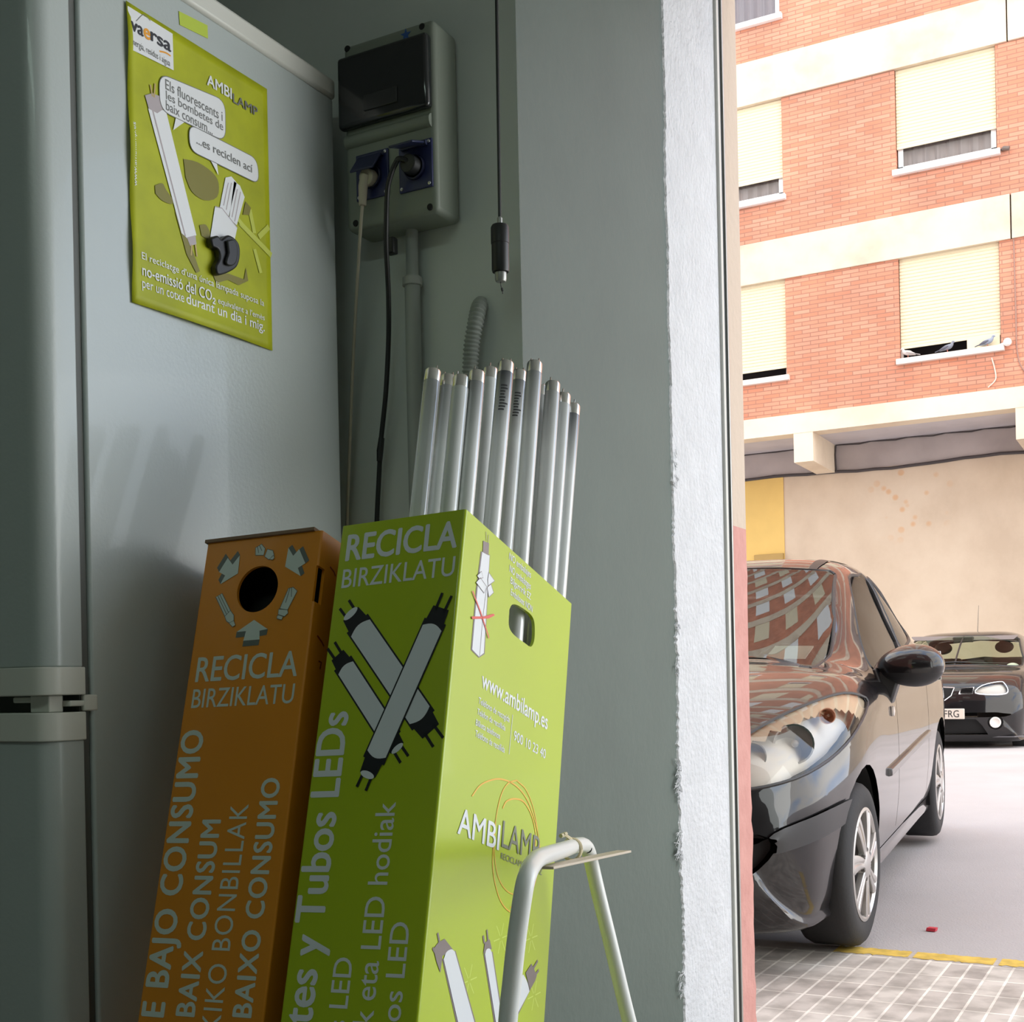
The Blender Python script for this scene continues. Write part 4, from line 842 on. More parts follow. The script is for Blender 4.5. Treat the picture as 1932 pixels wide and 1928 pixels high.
pts = [(x, WY-.03, 4.43+.025*math.sin(x*1.7)+rr.uniform(-.012, .012)) for x in np.linspace(FX0, FX1, 90)]
bm = BM(); tube(bm, pts, .028, 6); obj('facade_cable', bm, CABLE, bl)
bm = BM(); tube(bm, [(x, WY-.02, 4.90-.012*(k % 3)) for k, x in enumerate(np.linspace(-5.38, -2.32, 16))], .012, 5); tube(bm, [(x, WY-.02, 4.90-.01*(k % 2)) for k, x in enumerate(np.linspace(-9, -5.72, 10))], .012, 5); tube(bm, [(-5.37, WY-.05, 4.88), (-5.38, WY-.06, 4.72), (-5.37, WY-.05, 4.44)], .016, 5); obj('facade_cable', bm, CABLE, bl)
bm = BM(); tube(bm, spline([(-2.27, FY-.01, 7.5), (-2.26, FY-.01, 6.4), (-2.25, FY-.01, 5.75), (-2.15, FY-.01, 5.45), (-1.9, FY-.01, 5.3), (-1.2, FY-.01, 5.26)], 6), .012, 5); obj('facade_cable', bm, mat('thin_grey_cable', (.35, .2, .15), .7), bl)
bm = BM(); tube(bm, spline([(-2.62, FY-.01, 5.72), (-2.58, FY-.01, 5.55), (-2.57, FY-.01, 5.38), (-2.68, FY-.01, 5.27)], 5), .010, 5); obj('facade_cable', bm, mat('white_cable', (.7, .6, .5), .7), bl)
def window(a, b, zs_, zt, sh, opened, curt):
    """one window: white frame with panes, curtain, half-lowered roller shutter, sill; sh = shutter's lower edge"""
    bm = BM(); yy = FY+.09; f = .075
    for p, q in (((a+.02, zs_+.02), (a+.02+f, zt)), ((b-.02-f, zs_+.02), (b-.02, zt)), ((a+.02, zs_+.02), (b-.02, zs_+.10))): box(bm, (p[0], yy, p[1]), (q[0], yy+.06, q[1]))
    if not opened: w_ = obj('window', bm, WFR, bl, smooth=False)
    else:
        bm.free(); bm = BM(); box(bm, (a, yy, zs_), (a+.035, yy+.05, zt)); box(bm, (b-.035, yy, zs_), (b, yy+.05, zt)); w_ = obj('window', bm, mat('grey_frame', (.62, .58, .54), .5), bl, smooth=False)
    obj('sill', box(BM(), (a-.05, FY-.08, zs_-.07), (b+.05, FY+.2, zs_+.02)), SILL if opened else WFR, w_, smooth=False, bevel=.008)
    bm = BM(); n = int((zt-sh)/.052); pr = []
    for k in range(n):
        z = sh+(zt-sh)*k/n; dz = (zt-sh)/n; pr += [(FY+.060, z), (FY+.048, z+dz*.25), (FY+.048, z+dz*.75), (FY+.060, z+dz*.92)]
    pr.append((FY+.06, zt)); va = [bm.verts.new((a+.01, y, z)) for y, z in pr]; vb = [bm.verts.new((b-.01, y, z)) for y, z in pr]
    for i in range(len(pr)-1): bm.faces.new((va[i], vb[i], vb[i+1], va[i+1]))
    box(bm, (a+.01, FY+.045, sh-.04), (b-.01, FY+.065, sh+.005))
    obj('roller_shutter', bm, SHUT, w_, smooth=False)
    if not opened: obj('pane', box(BM(), (a+.05, yy+.025, zs_+.05), (b-.05, yy+.03, zt-.05)), DGL, w_, smooth=False)
    if curt:
        bm = BM(); xs = np.linspace(a+.06, b-.06, 60); va = [bm.verts.new((x, FY+.2+.03*math.sin(x*34)+.015*math.sin(x*71), zs_)) for x in xs]; vb = [bm.verts.new((v.co.x, v.co.y, zt)) for v in va]
        for i in range(59): bm.faces.new((va[i], va[i+1], vb[i+1], vb[i]))
        obj('curtain', bm, CUR, w_)
window(cols[1][0], cols[1][1], 8.87, 10.5, 9.28, False, True)
window(cols[0][0], cols[0][1], 8.87, 10.5, 9.24, False, True)
window(cols[1][0], cols[1][1], 5.87, 7.5, 6.10, True, False)
window(cols[0][0], cols[0][1], 5.87, 7.5, 6.07, True, False)
bm_ = None
window(cols[0][0], cols[0][1], 11.87, 13.5, 12.75, False, True)
window(cols[1][0], cols[1][1], 11.87, 13.5, 12.4, False, True)
bm = BM(); box(bm, (-2.98, FY+.03, 5.9), (-2.5, FY+.045, 6.08)); obj('shutter_board', bm, SHUT, bl, smooth=False)
# small fittings on the brick
p = Vector((-2.345, FY, 8.86)); bm = BM(); tube(bm, [p+Vector((-.07, .01, .02)), p+Vector((-.03, -.06, .01)), p+Vector((.05, -.07, -.01))], [.02, .035, .03], 8); tag(obj('wall_fitting', bm, mat('dark_fitting', (.16, .12, .10), .6)), 'small dark fitting on the brick right of the upper right window', 'fitting')
p = Vector((-2.40, FY, 5.91)); bm = BM(); bmesh.ops.create_uvsphere(bm, u_segments=14, v_segments=10, radius=.062, matrix=Matrix.Translation(p+Vector((.02, -.08, 0)))); tube(bm, [p+Vector((-.12, .0, -.02)), p+Vector((.02, -.08, 0))], .02, 6); tag(obj('wall_lamp', bm, mat('white_lamp_globe', (.85, .82, .78), .4)), 'small white globe fitting on the brick beside the pigeon window', 'fitting')
# pigeons on the lower right sill
def pigeon(px, face, col, col2, label, head_up=.5):
    o = Vector((px, FY-.035, 5.893)); root = thing('pigeon', label, 'pigeon', o, 'pigeons on the window sill'); s = face
    body = spline([o+Vector((-.17*s, 0, .05)), o+Vector((-.10*s, 0, .075)), o+Vector((-.03*s, 0, .105)), o+Vector((.06*s, 0, .13)), o+Vector((.105*s, 0, .16)), o+Vector((.125*s, 0, .20)), o+Vector((.14*s, 0, .225)), o+Vector((.165*s, 0, .222)), o+Vector((.19*s, 0, .212))], 5)
    kn = np.linspace(0, 1, 9); rs = np.interp(np.linspace(0, 1, len(body)), kn, [.012, .035, .062, .062, .045, .030, .032, .022, .004])
    bm = BM(); tube(bm, body, list(rs), 12)
    obj('body', bm, col, root, sub=1)
    bm = BM(); prism(bm, [o+Vector((-.27*s, -.025, .03)), o+Vector((-.27*s, .025, .03)), o+Vector((-.12*s, .03, .075)), o+Vector((-.12*s, -.03, .075))], (0, 0, .012)); obj('tail', bm, col2, root)
    for yy in (-1, 1):
        bm = BM(); tube(bm, [o+Vector((-.16*s, yy*.04, .07)), o+Vector((-.06*s, yy*.058, .10)), o+Vector((.04*s, yy*.05, .13))], [.008, .036, .018], 8); obj('wing', bm, col2, root)
        obj('leg', tube(BM(), [o+Vector((.01*s, yy*.025, .07)), o+Vector((.015*s, yy*.025, 0))], .006, 6), mat('pigeon_leg', (.5, .15, .1), .6), root)
    root.scale = (.66, .66, .66)
PG = mat('pigeon_grey', (.22, .23, .27), .7); PD = mat('pigeon_dark', (.12, .12, .15), .7); PB = mat('pigeon_pale', (.56, .50, .47), .7)
pigeon(-3.85, -1, PB, mat('pigeon_pale_wing', (.46, .41, .39), .7), 'pale beige pigeon standing on the sill of the nearly closed shutter'); pigeon(-3.27, 1, PG, PD, 'darkest grey pigeon on the shutter window sill, between a pale and a blue-grey one'); pigeon(-2.68, 1, mat('pigeon_blue', (.28, .31, .38), .7), PD, 'blue-grey pigeon on the shutter window sill, next to the white globe fitting')
# ================================================================== cars
PAINTB = mat('black_car_paint', (.011, .010, .011), .3, coat=1.0, spec=.1); TRIMB = mat('black_car_trim', (.022, .022, .023), .42); SATIN = mat('satin_black_strip', (.03, .03, .032), .33)
RUBBER = mat('tyre_rubber', (.024, .024, .025), .75, bump=.1, bscale=90); HUB = mat('hubcap_silver', (.56, .54, .52), .34, .75); WELL = mat('wheel_well', (.008, .008, .008), .9)
CHROME = mat('chrome', (.75, .76, .78), .12, 1); CGLASS = glass('car_glass', (.66, .74, .64), 1.5, 1.6); SGLASS = glass('car_side_glass', (.62, .64, .58), 1.45, 1.0); LENS = glass('headlight_lens', (.94, .93, .90), 1.45, 1.3)
REFL = mat('headlight_reflector', (.86, .83, .79), .5, .2); AMBER = mat('amber_bulb', (.80, .46, .32), .3); SEATM = mat('seat_fabric', (.035, .034, .036), .9); DASH = mat('dashboard', (.03, .03, .032), .6); CREAMR = mat('headlight_cream_edge', (.80, .66, .50), .35); LINEM = mat('panel_gap', (.002, .002, .002), .9)
def herm(t, v, tq):
    t = np.asarray(t, float); v = np.asarray(v, float); n = len(t); d = np.zeros_like(v); h = np.diff(t); s = np.diff(v, axis=0)/h[:, None]
    for i in range(1, n-1): d[i] = (s[i-1]*h[i]+s[i]*h[i-1])/(h[i-1]+h[i])
    d[0] = s[0]; d[-1] = s[-1]; k = np.clip(np.searchsorted(t, tq, 'right')-1, 0, n-2); x = ((tq-t[k])/h[k])[:, None]; H = h[k][:, None]
    return v[k]*(1+2*x)*(1-x)**2+d[k]*H*x*(1-x)**2+v[k+1]*x*x*(3-2*x)+d[k+1]*H*x*x*(x-1)
def shell(stations, ns=10, npt=5):
    """stations: (s, bow, xs, zs) -> dense half body grid (x = lateral, y = length, z)"""
    G = []
    for s, bow, xs, zs_ in stations:
        xs = np.array(xs); G.append(np.stack([xs, s+bow*(np.abs(xs)/.86)**2.4, np.array(zs_)], 1))
    G = np.array(G); S, P, _ = G.shape; tq = np.linspace(0, P-1, (P-1)*npt+1)
    rows = np.array([herm(np.arange(P), G[i], tq) for i in range(S)])
    ts = np.concatenate([[0], np.cumsum(np.maximum(np.abs(np.diff(G[:, :, :], axis=0)).sum(2).mean(1), .05))]); sq = np.concatenate([np.linspace(ts[i], ts[i+1], ns, endpoint=False) for i in range(S-1)]+[[ts[-1]]])
    D = herm(ts, rows.reshape(S, -1), sq).reshape(len(sq), len(tq), 3); D[:, :, 0] = np.maximum(D[:, :, 0], 0); D[:, 0, 0] = 0; D[:, -1, 0] = 0
    bm = BM(); vs = [[bm.verts.new(p) for p in r] for r in D]
    for i in range(len(sq)-1):
        for j in range(len(tq)-1):
            try: bm.faces.new((vs[i][j], vs[i][j+1], vs[i+1][j+1], vs[i+1][j]))
            except ValueError: pass
    bmesh.ops.remove_doubles(bm, verts=bm.verts[:], dist=1e-5); bmesh.ops.dissolve_degenerate(bm, edges=bm.edges[:], dist=1e-6)
    bmesh.ops.recalc_face_normals(bm, faces=bm.faces[:]); c = Vector((.2, 1.2, .8)); f = max(bm.faces, key=lambda f: f.calc_center_median().x)
    if f.normal.x < 0: bmesh.ops.reverse_faces(bm, faces=bm.faces[:])
    return bm
AX = {'side': (1, 2, 0), 'front': (0, 2, 1), 'top': (0, 1, 2)}
def inside(p, poly_):
    x, y = p; r = False; n = len(poly_)
    for i in range(n):
        (x0, y0), (x1, y1) = poly_[i], poly_[(i+1) % n]
        if (y0 > y) != (y1 > y) and x < (x1-x0)*(y-y0)/(y1-y0)+x0: r = not r
    return r
def cut(bm, pol, view, ok=lambda c, n: True):
    """cut the outline into the skin as seen in a side, front or top view; returns the faces inside it"""
    a, b, c_ = AX[view]; P = np.array(pol, float); lo, hi = P.min(0)-.06, P.max(0)+.06
    for i in range(len(pol)):
        p, q = P[i], P[(i+1) % len(P)]
        if np.linalg.norm(q-p) < 1e-6: continue
        fs = [f for f in bm.faces if lo[0] < f.calc_center_median()[a] < hi[0] and lo[1] < f.calc_center_median()[b] < hi[1] and ok(f.calc_center_median(), f.normal)]
        # only the faces near this edge
        l2, h2 = np.minimum(p, q)-.05, np.maximum(p, q)+.05
        fs = [f for f in fs if max(v.co[a] for v in f.verts) > l2[0] and min(v.co[a] for v in f.verts) < h2[0] and max(v.co[b] for v in f.verts) > l2[1] and min(v.co[b] for v in f.verts) < h2[1]]
        co = [0, 0, 0]; no = [0, 0, 0]; co[a], co[b] = p; d = q-p; no[a], no[b] = -d[1], d[0]
        g = list({e for f in fs for e in f.edges} | {v for f in fs for v in f.verts})+fs
        if fs: bmesh.ops.bisect_plane(bm, geom=g, plane_co=co, plane_no=no, dist=1e-6)
    bm.normal_update()
    return [f for f in bm.faces if inside((f.calc_center_median()[a], f.calc_center_median()[b]), pol) and ok(f.calc_center_median(), f.normal)]
def take(bm, faces, off=0, keep=False):
    nb = BM(); mp_ = {}
    for f in faces:
        vs = []
        for v in f.verts:
            if v not in mp_: mp_[v] = nb.verts.new(v.co+v.normal*off)
            vs.append(mp_[v])
        try: nb.faces.new(vs)
        except ValueError: pass
    if not keep: bmesh.ops.delete(bm, geom=faces, context='FACES')
    nb.normal_update(); return nb
def mirror(bm):
    g = bmesh.ops.duplicate(bm, geom=bm.verts[:]+bm.edges[:]+bm.faces[:]); vs = [x for x in g['geom'] if isinstance(x, bmesh.types.BMVert)]; fs = [x for x in g['geom'] if isinstance(x, bmesh.types.BMFace)]
    for v in vs: v.co.x = -v.co.x
    bmesh.ops.reverse_faces(bm, faces=fs); bmesh.ops.remove_doubles(bm, verts=bm.verts[:], dist=2e-4); return bm
def smooth_fit(bm, ax, a, b, off=0):
    # settle a pane onto one smooth curved surface
    V = list(bm.verts); A = np.array([[1, v.co[a], v.co[b], v.co[a]**2, v.co[b]**2, v.co[a]*v.co[b], v.co[a]**4] for v in V]); y = np.array([v.co[ax] for v in V])
    c = np.linalg.lstsq(A, y, rcond=None)[0]
    for v, q in zip(V, A @ c): v.co[ax] = q+off
    bm.normal_update(); return bm
def rim_edges(bm): return [e for e in bm.edges if len(e.link_faces) == 1]
def edge_tube(faces_bm, r, n=6):
    """a thin moulding round the open border of a cut-out"""
    es = rim_edges(faces_bm); adj = {}
    for e in es:
        for v in e.verts: adj.setdefault(v, []).append(e.other_vert(v))
    out = BM(); seen = set()
    for v0 in adj:
        if v0 in seen: continue
        path = [v0]; seen.add(v0); cur = v0
        while True:
            nx = [w_ for w_ in adj[cur] if w_ not in seen]
            if not nx: break
            cur = nx[0]; seen.add(cur); path.append(cur)
        if len(path) > 3:
            P = [p.co.copy() for p in path]; tube(out, P+[P[0]], r, n, caps=False)
    return out
def circ(cy, cz, r, n=28, a0=0, a1=2*math.pi): return [(cy+r*math.cos(a0+(a1-a0)*k/n), cz+r*math.sin(a0+(a1-a0)*k/n)) for k in range(n)]
def smooth_poly(pts, n=4): return spline([tuple(p) for p in pts]+[tuple(pts[0])], n)[:-1]
def ring2(pts, n=4):
    P = list(pts); Q = [P[-1]]+P+[P[0], P[1]]; out = []
    for i in range(1, len(Q)-2):
        for k in range(n):
            t = k/n; a, b, c, d = (np.array(x, float) for x in Q[i-1:i+3]); out.append(tuple(.5*((2*b)+(c-a)*t+(2*a-5*b+4*c-d)*t*t+(-a+3*b-3*c+d)*t**3)))
    return out
def wheel(parent, c, R_, rim, wid, side, steer=0, name='wheel', spokes=7):
    """a wheel at c (axle centre of the outer face), side = +1/-1 outward x"""
    M = Matrix.Translation(c) @ Matrix.Rotation(steer, 4, 'Z') @ Matrix.Rotation(math.pi/2*side, 4, 'Y')
    def put(name, bm, m, par, **k):
        bmesh.ops.transform(bm, matrix=M, verts=bm.verts[:]); return obj(name, bm, m, par, world=False, **k)
    bm = BM(); lathe(bm, [(rim-.006, -.02), (rim, -.004), (rim+.012, .004), (R_-.045, .006), (R_-.018, -.002), (R_-.005, -.016), (R_, -.035), (R_, -wid+.035), (R_-.012, -wid+.01), (R_-.05, -wid), (rim, -wid+.01)], (0, 0, 0), (0, 0, 1), 64)
    w_ = put(name, bm, RUBBER, parent)
    bm = BM(); lathe(bm, [(rim+.006, -.006), (rim+.007, .004), (rim-.004, .007), (rim-.014, -.002), (rim-.018, -.03)], (0, 0, 0), (0, 0, 1), 56); put('rim', bm, HUB, w_)
    bm = BM(); lathe(bm, [(rim-.016, -.032), (rim-.02, -.05), (0, -.052)], (0, 0, 0), (0, 0, 1), 32); put('brake_disc', bm, mat('dark_brake', (.03, .022, .018), .7), w_)
    bm = BM()
    for k in range(spokes):
        a = 2*math.pi*k/spokes
        pr = []
        for t in np.linspace(0, 1, 9):
            r = .040+(rim-.046)*t; hw = (.017+.021*t**1.3)*rim/.198; z = .012-.005*t*t; pr.append((r, .10*t*t*r, hw, z, .0065*min(1, 3*t)))
        L = [[bm.verts.new(Vector((r*math.cos(a)-(o+d*hw)*math.sin(a), r*math.sin(a)+(o+d*hw)*math.cos(a), z-e))) for d, e in ((-1, .022), (-.98, .003), (-.72, 0), (-.25, .001), (-.08, gd), (.08, gd), (.25, .001), (.72, 0), (.98, .003), (1, .022))] for r, o, hw, z, gd in pr]
        for p, q in zip(L, L[1:]):
            for i in range(9): bm.faces.new((p[i], p[i+1], q[i+1], q[i]))
    bmesh.ops.recalc_face_normals(bm, faces=bm.faces[:]); put('spokes', bm, HUB, w_)
    bm = BM(); lathe(bm, [(.062, -.012), (.060, .008), (.042, .014), (.030, .0165), (0, .018)], (0, 0, 0), (0, 0, 1), 32); h = put('hub_cap', bm, HUB, w_)
    for k in range(spokes):
        a = 2*math.pi*(k+.5)/spokes; bm = BM(); lathe(bm, [(.009, .0), (.0085, .0125), (.006, .013), (.005, .008), (0, .008)], (.053*math.cos(a), .053*math.sin(a), 0), (0, 0, 1), 10); put('wheel_bolt', bm, mat('bolt_grey', (.2, .19, .18), .4, .8), h)
    return w_
def headrest_seat(root, x, y, m, hr=(.145, .055, .10)):
    bm = BM(); box(bm, (x-.24, y-.05, .30), (x+.24, y+.45, .50)); st = obj('seat', bm, m, root, world=False, bevel=.05, seg=3)
    bm = BM(); prism(bm, [(x-.23, y+.42, .45), (x-.23, y+.55, .48), (x-.23, y+.70, 1.06), (x-.23, y+.60, 1.08)], (.46, 0, 0)); obj('backrest', bm, m, st, world=False, bevel=.04, seg=3)
    bm = BM(); bmesh.ops.create_uvsphere(bm, u_segments=18, v_segments=12, radius=1); bmesh.ops.transform(bm, matrix=Matrix.Translation((x, y+.66, 1.20)) @ Matrix.Diagonal((*hr, 1)), verts=bm.verts[:]); obj('headrest', bm, m, st, world=False)

# ------------------------------------------------ the black hatchback by the kerb
pf = onY((1630, 1630), 1.0); pf = CO+ray((1630, 1630))*4.5; pr_ = CO+ray((1771, 1475))*6.80
d_ = pr_-pf; yaw = -math.atan2(d_.x, d_.y); pitch = math.asin(d_.z/d_.length)
Mc = Matrix.Translation(pf) @ Matrix.Rotation(yaw, 4, 'Z') @ Matrix.Rotation(pitch, 4, 'X') @ Matrix.Translation((-.855, 0, -.295))
WB = d_.length
car = thing('car', 'nearer black hatchback at the kerb, its headlight and front wheel beside the door jamb', 'car', matrix=Mc)
ST = [(-.87, .40, [0,.45,.62,.66,.68,.68,.66,.62,.55,.40,.2,0], [.46,.46,.46,.47,.475,.48,.485,.49,.50,.50,.50,.50]),
 (-.855, .40, [0,.60,.66,.70,.715,.715,.70,.66,.58,.42,.22,0], [.29,.29,.32,.39,.46,.52,.565,.60,.62,.63,.64,.64]),
 (-.79, .40, [0,.66,.74,.77,.78,.78,.76,.73,.65,.46,.24,0], [.17,.17,.22,.34,.47,.57,.645,.695,.725,.745,.755,.76]),
 (-.58, .34, [0,.70,.785,.815,.83,.83,.805,.755,.67,.48,.25,0], [.155,.155,.21,.35,.49,.62,.725,.795,.835,.865,.88,.885]),
 (-.22, .16, [0,.72,.81,.850,.862,.862,.838,.775,.685,.5,.26,0], [.16,.16,.22,.39,.54,.68,.805,.885,.93,.96,.975,.98]),
 (.15, .03, [0,.74,.825,.858,.868,.868,.852,.80,.72,.54,.28,0], [.17,.17,.24,.40,.56,.72,.845,.93,.98,1.01,1.025,1.03]),
 (.38, 0, [0,.75,.83,.86,.868,.868,.855,.80,.725,.56,.30,0], [.18,.18,.25,.41,.57,.74,.865,.945,.985,1.018,1.04,1.045]),
 (.62, 0, [0,.75,.83,.86,.868,.867,.852,.78,.705,.58,.33,0], [.18,.18,.25,.41,.57,.74,.880,.955,1.005,1.085,1.16,1.175]),
 (.95, 0, [0,.75,.83,.86,.868,.866,.848,.765,.705,.610,.36,0], [.18,.18,.25,.41,.57,.75,.90,.970,1.075,1.255,1.350,1.370]),
 (1.22, 0, [0,.75,.83,.86,.868,.866,.846,.765,.695,.595,.39,0], [.18,.18,.25,.41,.57,.75,.91,.980,1.15,1.375,1.455,1.470]),
 (1.75, 0, [0,.75,.83,.86,.868,.866,.846,.765,.695,.595,.41,0], [.18,.18,.25,.41,.57,.76,.92,1.00,1.18,1.415,1.488,1.502]),
 (2.3, 0, [0,.75,.83,.86,.872,.872,.848,.765,.695,.585,.41,0], [.18,.18,.25,.41,.58,.77,.935,1.015,1.17,1.365,1.47,1.49]),
 (2.75, 0, [0,.74,.82,.86,.870,.868,.835,.735,.655,.54,.38,0], [.20,.20,.26,.42,.58,.78,.95,1.03,1.14,1.27,1.385,1.41]),
 (3.05, 0, [0,.70,.78,.82,.83,.825,.785,.69,.61,.50,.34,0], [.24,.24,.28,.43,.59,.79,.94,1.02,1.08,1.14,1.18,1.19]),
 (3.18, 0, [0,.60,.68,.72,.73,.725,.69,.61,.53,.42,.28,0], [.38,.38,.40,.48,.58,.70,.80,.86,.88,.90,.91,.91]),
 (3.22, 0, [0,.40,.50,.55,.58,.58,.55,.48,.4,.3,.2,0], [.58,.58,.59,.60,.61,.62,.63,.64,.64,.64,.64,.64])]
b = shell(ST)
# wheel arches
for cy, r in ((.03, .352), (WB, .35)):
    f = cut(b, circ(cy, .30, r), 'side', lambda c, n: c.x > .45 and c.z < .75); bmesh.ops.delete(b, geom=f, context='FACES')
wind = take(b, cut(b, [(0, 1.062), (.20, 1.06), (.42, 1.045), (.58, 1.010), (.632, 1.000), (.645, 1.04), (.620, 1.20), (.568, 1.395), (.545, 1.415), (.33, 1.436), (0, 1.447)], 'front', lambda c, n: .25 < c.y < 1.24 and n.z > -.1), -.004)
win1 = take(b, cut(b, ring2([(.93, .985), (1.02, 1.10), (1.16, 1.255), (1.34, 1.385), (1.60, 1.405), (1.80, 1.40), (1.85, 1.20), (1.88, 1.035), (1.50, 1.015), (1.15, .985), (1.0, .955)], 3), 'side', lambda c, n: c.x > .5 and n.x > .25), -.006)
win2 = take(b, cut(b, ring2([(1.96, 1.045), (1.94, 1.20), (1.90, 1.395), (2.15, 1.375), (2.45, 1.275), (2.68, 1.15), (2.62, 1.09), (2.3, 1.06)], 3), 'side', lambda c, n: c.x > .45 and n.x > .2), -.006)
HLP = ring2([(.50, .70), (.54, .775), (.63, .845), (.72, .892), (.79, .912), (.838, .885), (.852, .83), (.842, .765), (.80, .705), (.73, .665), (.62, .645), (.54, .655)], 3)
hl = cut(b, HLP, 'front', lambda c, n: c.y < .45 and (n.y < -.05 or n.x > .3))
band = [(.40, .74), (.52, .785), (.62, .855), (.72, .900), (.80, .925), (.87, .89), (.853, .815), (.838, .84), (.80, .868), (.73, .852), (.64, .808), (.56, .755), (.50, .72)]
hl_band = take(b, [f for f in hl if inside((f.calc_center_median().x, f.calc_center_median().z), band)], -.008, keep=True)
hl_lens = take(b, hl, .002, keep=True); hl_back = take(b, hl, -.055)
rstrip = take(b, cut(b, [(.455, 1.16), (.485, 1.12), (.50, 1.3), (.485, 2.45), (.455, 2.45)], 'top', lambda c, n: n.z > .3 and c.z > 1.2), .004)
# fog lamp recess, bumper strip, lower lip
rec = take(b, cut(b, ring2([(.46, .30), (.46, .44), (.58, .50), (.66, .49), (.68, .44), (.60, .36)], 3), 'front', lambda c, n: c.y < -.2), -.03)
stp = take(b, cut(b, ring2([(.635, .435), (.675, .50), (.77, .537), (.855, .560), (.864, .525), (.82, .475), (.73, .445)], 3), 'front', lambda c, n: c.y < -.1), .012)
grl = take(b, cut(b, [(0, .24), (.40, .24), (.44, .52), (.36, .60), (0, .62)], 'front', lambda c, n: c.y < -.2), -.02)
door_edge = take(b, cut(b, [(.905, .30), (.897, .30), (.885, .93), (.893, .93)], 'side', lambda c, n: c.x > .6), -.008)
door_edge2 = take(b, cut(b, [(2.0, .28), (2.008, .28), (1.985, .98), (1.977, .98)], 'side', lambda c, n: c.x > .6), -.008)
sill_line = take(b, cut(b, [(.45, .262), (.45, .270), (2.1, .270), (2.1, .262)], 'side', lambda c, n: c.x > .6), -.008)
body = obj('body', mirror(b), PAINTB, car, world=False, angle=50)
obj('windscreen', mirror(smooth_fit(wind.copy(), 1, 0, 2)), CGLASS, car, world=False); obj('windscreen_seal', mirror(edge_tube(wind, .009)), TRIMB, car, world=False); wind.free()
for nm, wv in (('side_window', win1), ('rear_side_window', win2)):
    for sgn in (1, -1):
        q = smooth_fit(wv.copy(), 0, 1, 2); e = edge_tube(wv, .010)
        if sgn < 0:
            for z in (q, e):
                for v in z.verts: v.co.x *= -1
                bmesh.ops.reverse_faces(z, faces=z.faces[:])
        ob_ = obj(nm, q, SGLASS, car, world=False); obj('window_seal', e, TRIMB, ob_, world=False)
    wv.free()
for sgn in (1, -1):
    L_, B_ = hl_lens.copy(), hl_back.copy(); E_ = edge_tube(hl_lens, .006)
    if sgn < 0:
        for z in (L_, B_, E_):
            for v in z.verts: v.co.x *= -1
            bmesh.ops.reverse_faces(z, faces=z.faces[:])
    ho = obj('headlight', L_, LENS, car, world=False, label='clear headlight lens'); obj('reflector', B_, REFL, ho, world=False); obj('headlight_seal', E_, TRIMB, ho, world=False)
    for (x, y, z), r, m_ in (((.775, -.19, .845), .026, AMBER), ((.70, -.40, .765), .062, CHROME), ((.585, -.52, .735), .045, CHROME)):
        bm = BM(); lathe(bm, [(r, 0), (r*.92, -.012), (r*.55, -.045), (r*.22, -.06), (0, -.06)], (x*sgn, y, z), (.25*sgn, -1, .1), 24); lathe(bm, [(r*1.1, -.004), (r*1.1, .006), (r, .006), (r, -.004)], (x*sgn, y, z), (.25*sgn, -1, .1), 24); bw = obj('lamp_bowl', bm, m_, ho, world=False)
        bm = BM(); bmesh.ops.create_uvsphere(bm, u_segments=12, v_segments=8, radius=r*.22, matrix=Matrix.Translation((x*sgn, y+.02, z))); obj('bulb', bm, mat('lamp_bulb', (.6, .55, .5), .15), bw, world=False)
    bm = hl_band.copy()
    if sgn < 0:
        for v in bm.verts: v.co.x *= -1
        bmesh.ops.reverse_faces(bm, faces=bm.faces[:])
    obj('cream_edge', bm, CREAMR, ho, world=False)
for nm, q, m_ in (('bumper_strip', stp, SATIN), ('fog_recess', rec, WELL), ('lower_grille', grl, WELL), ('panel_gap', door_edge, LINEM), ('panel_gap', door_edge2, LINEM), ('panel_gap', sill_line, LINEM)):
    split_obj(nm, mirror(q), m_, car, .02, world=False)
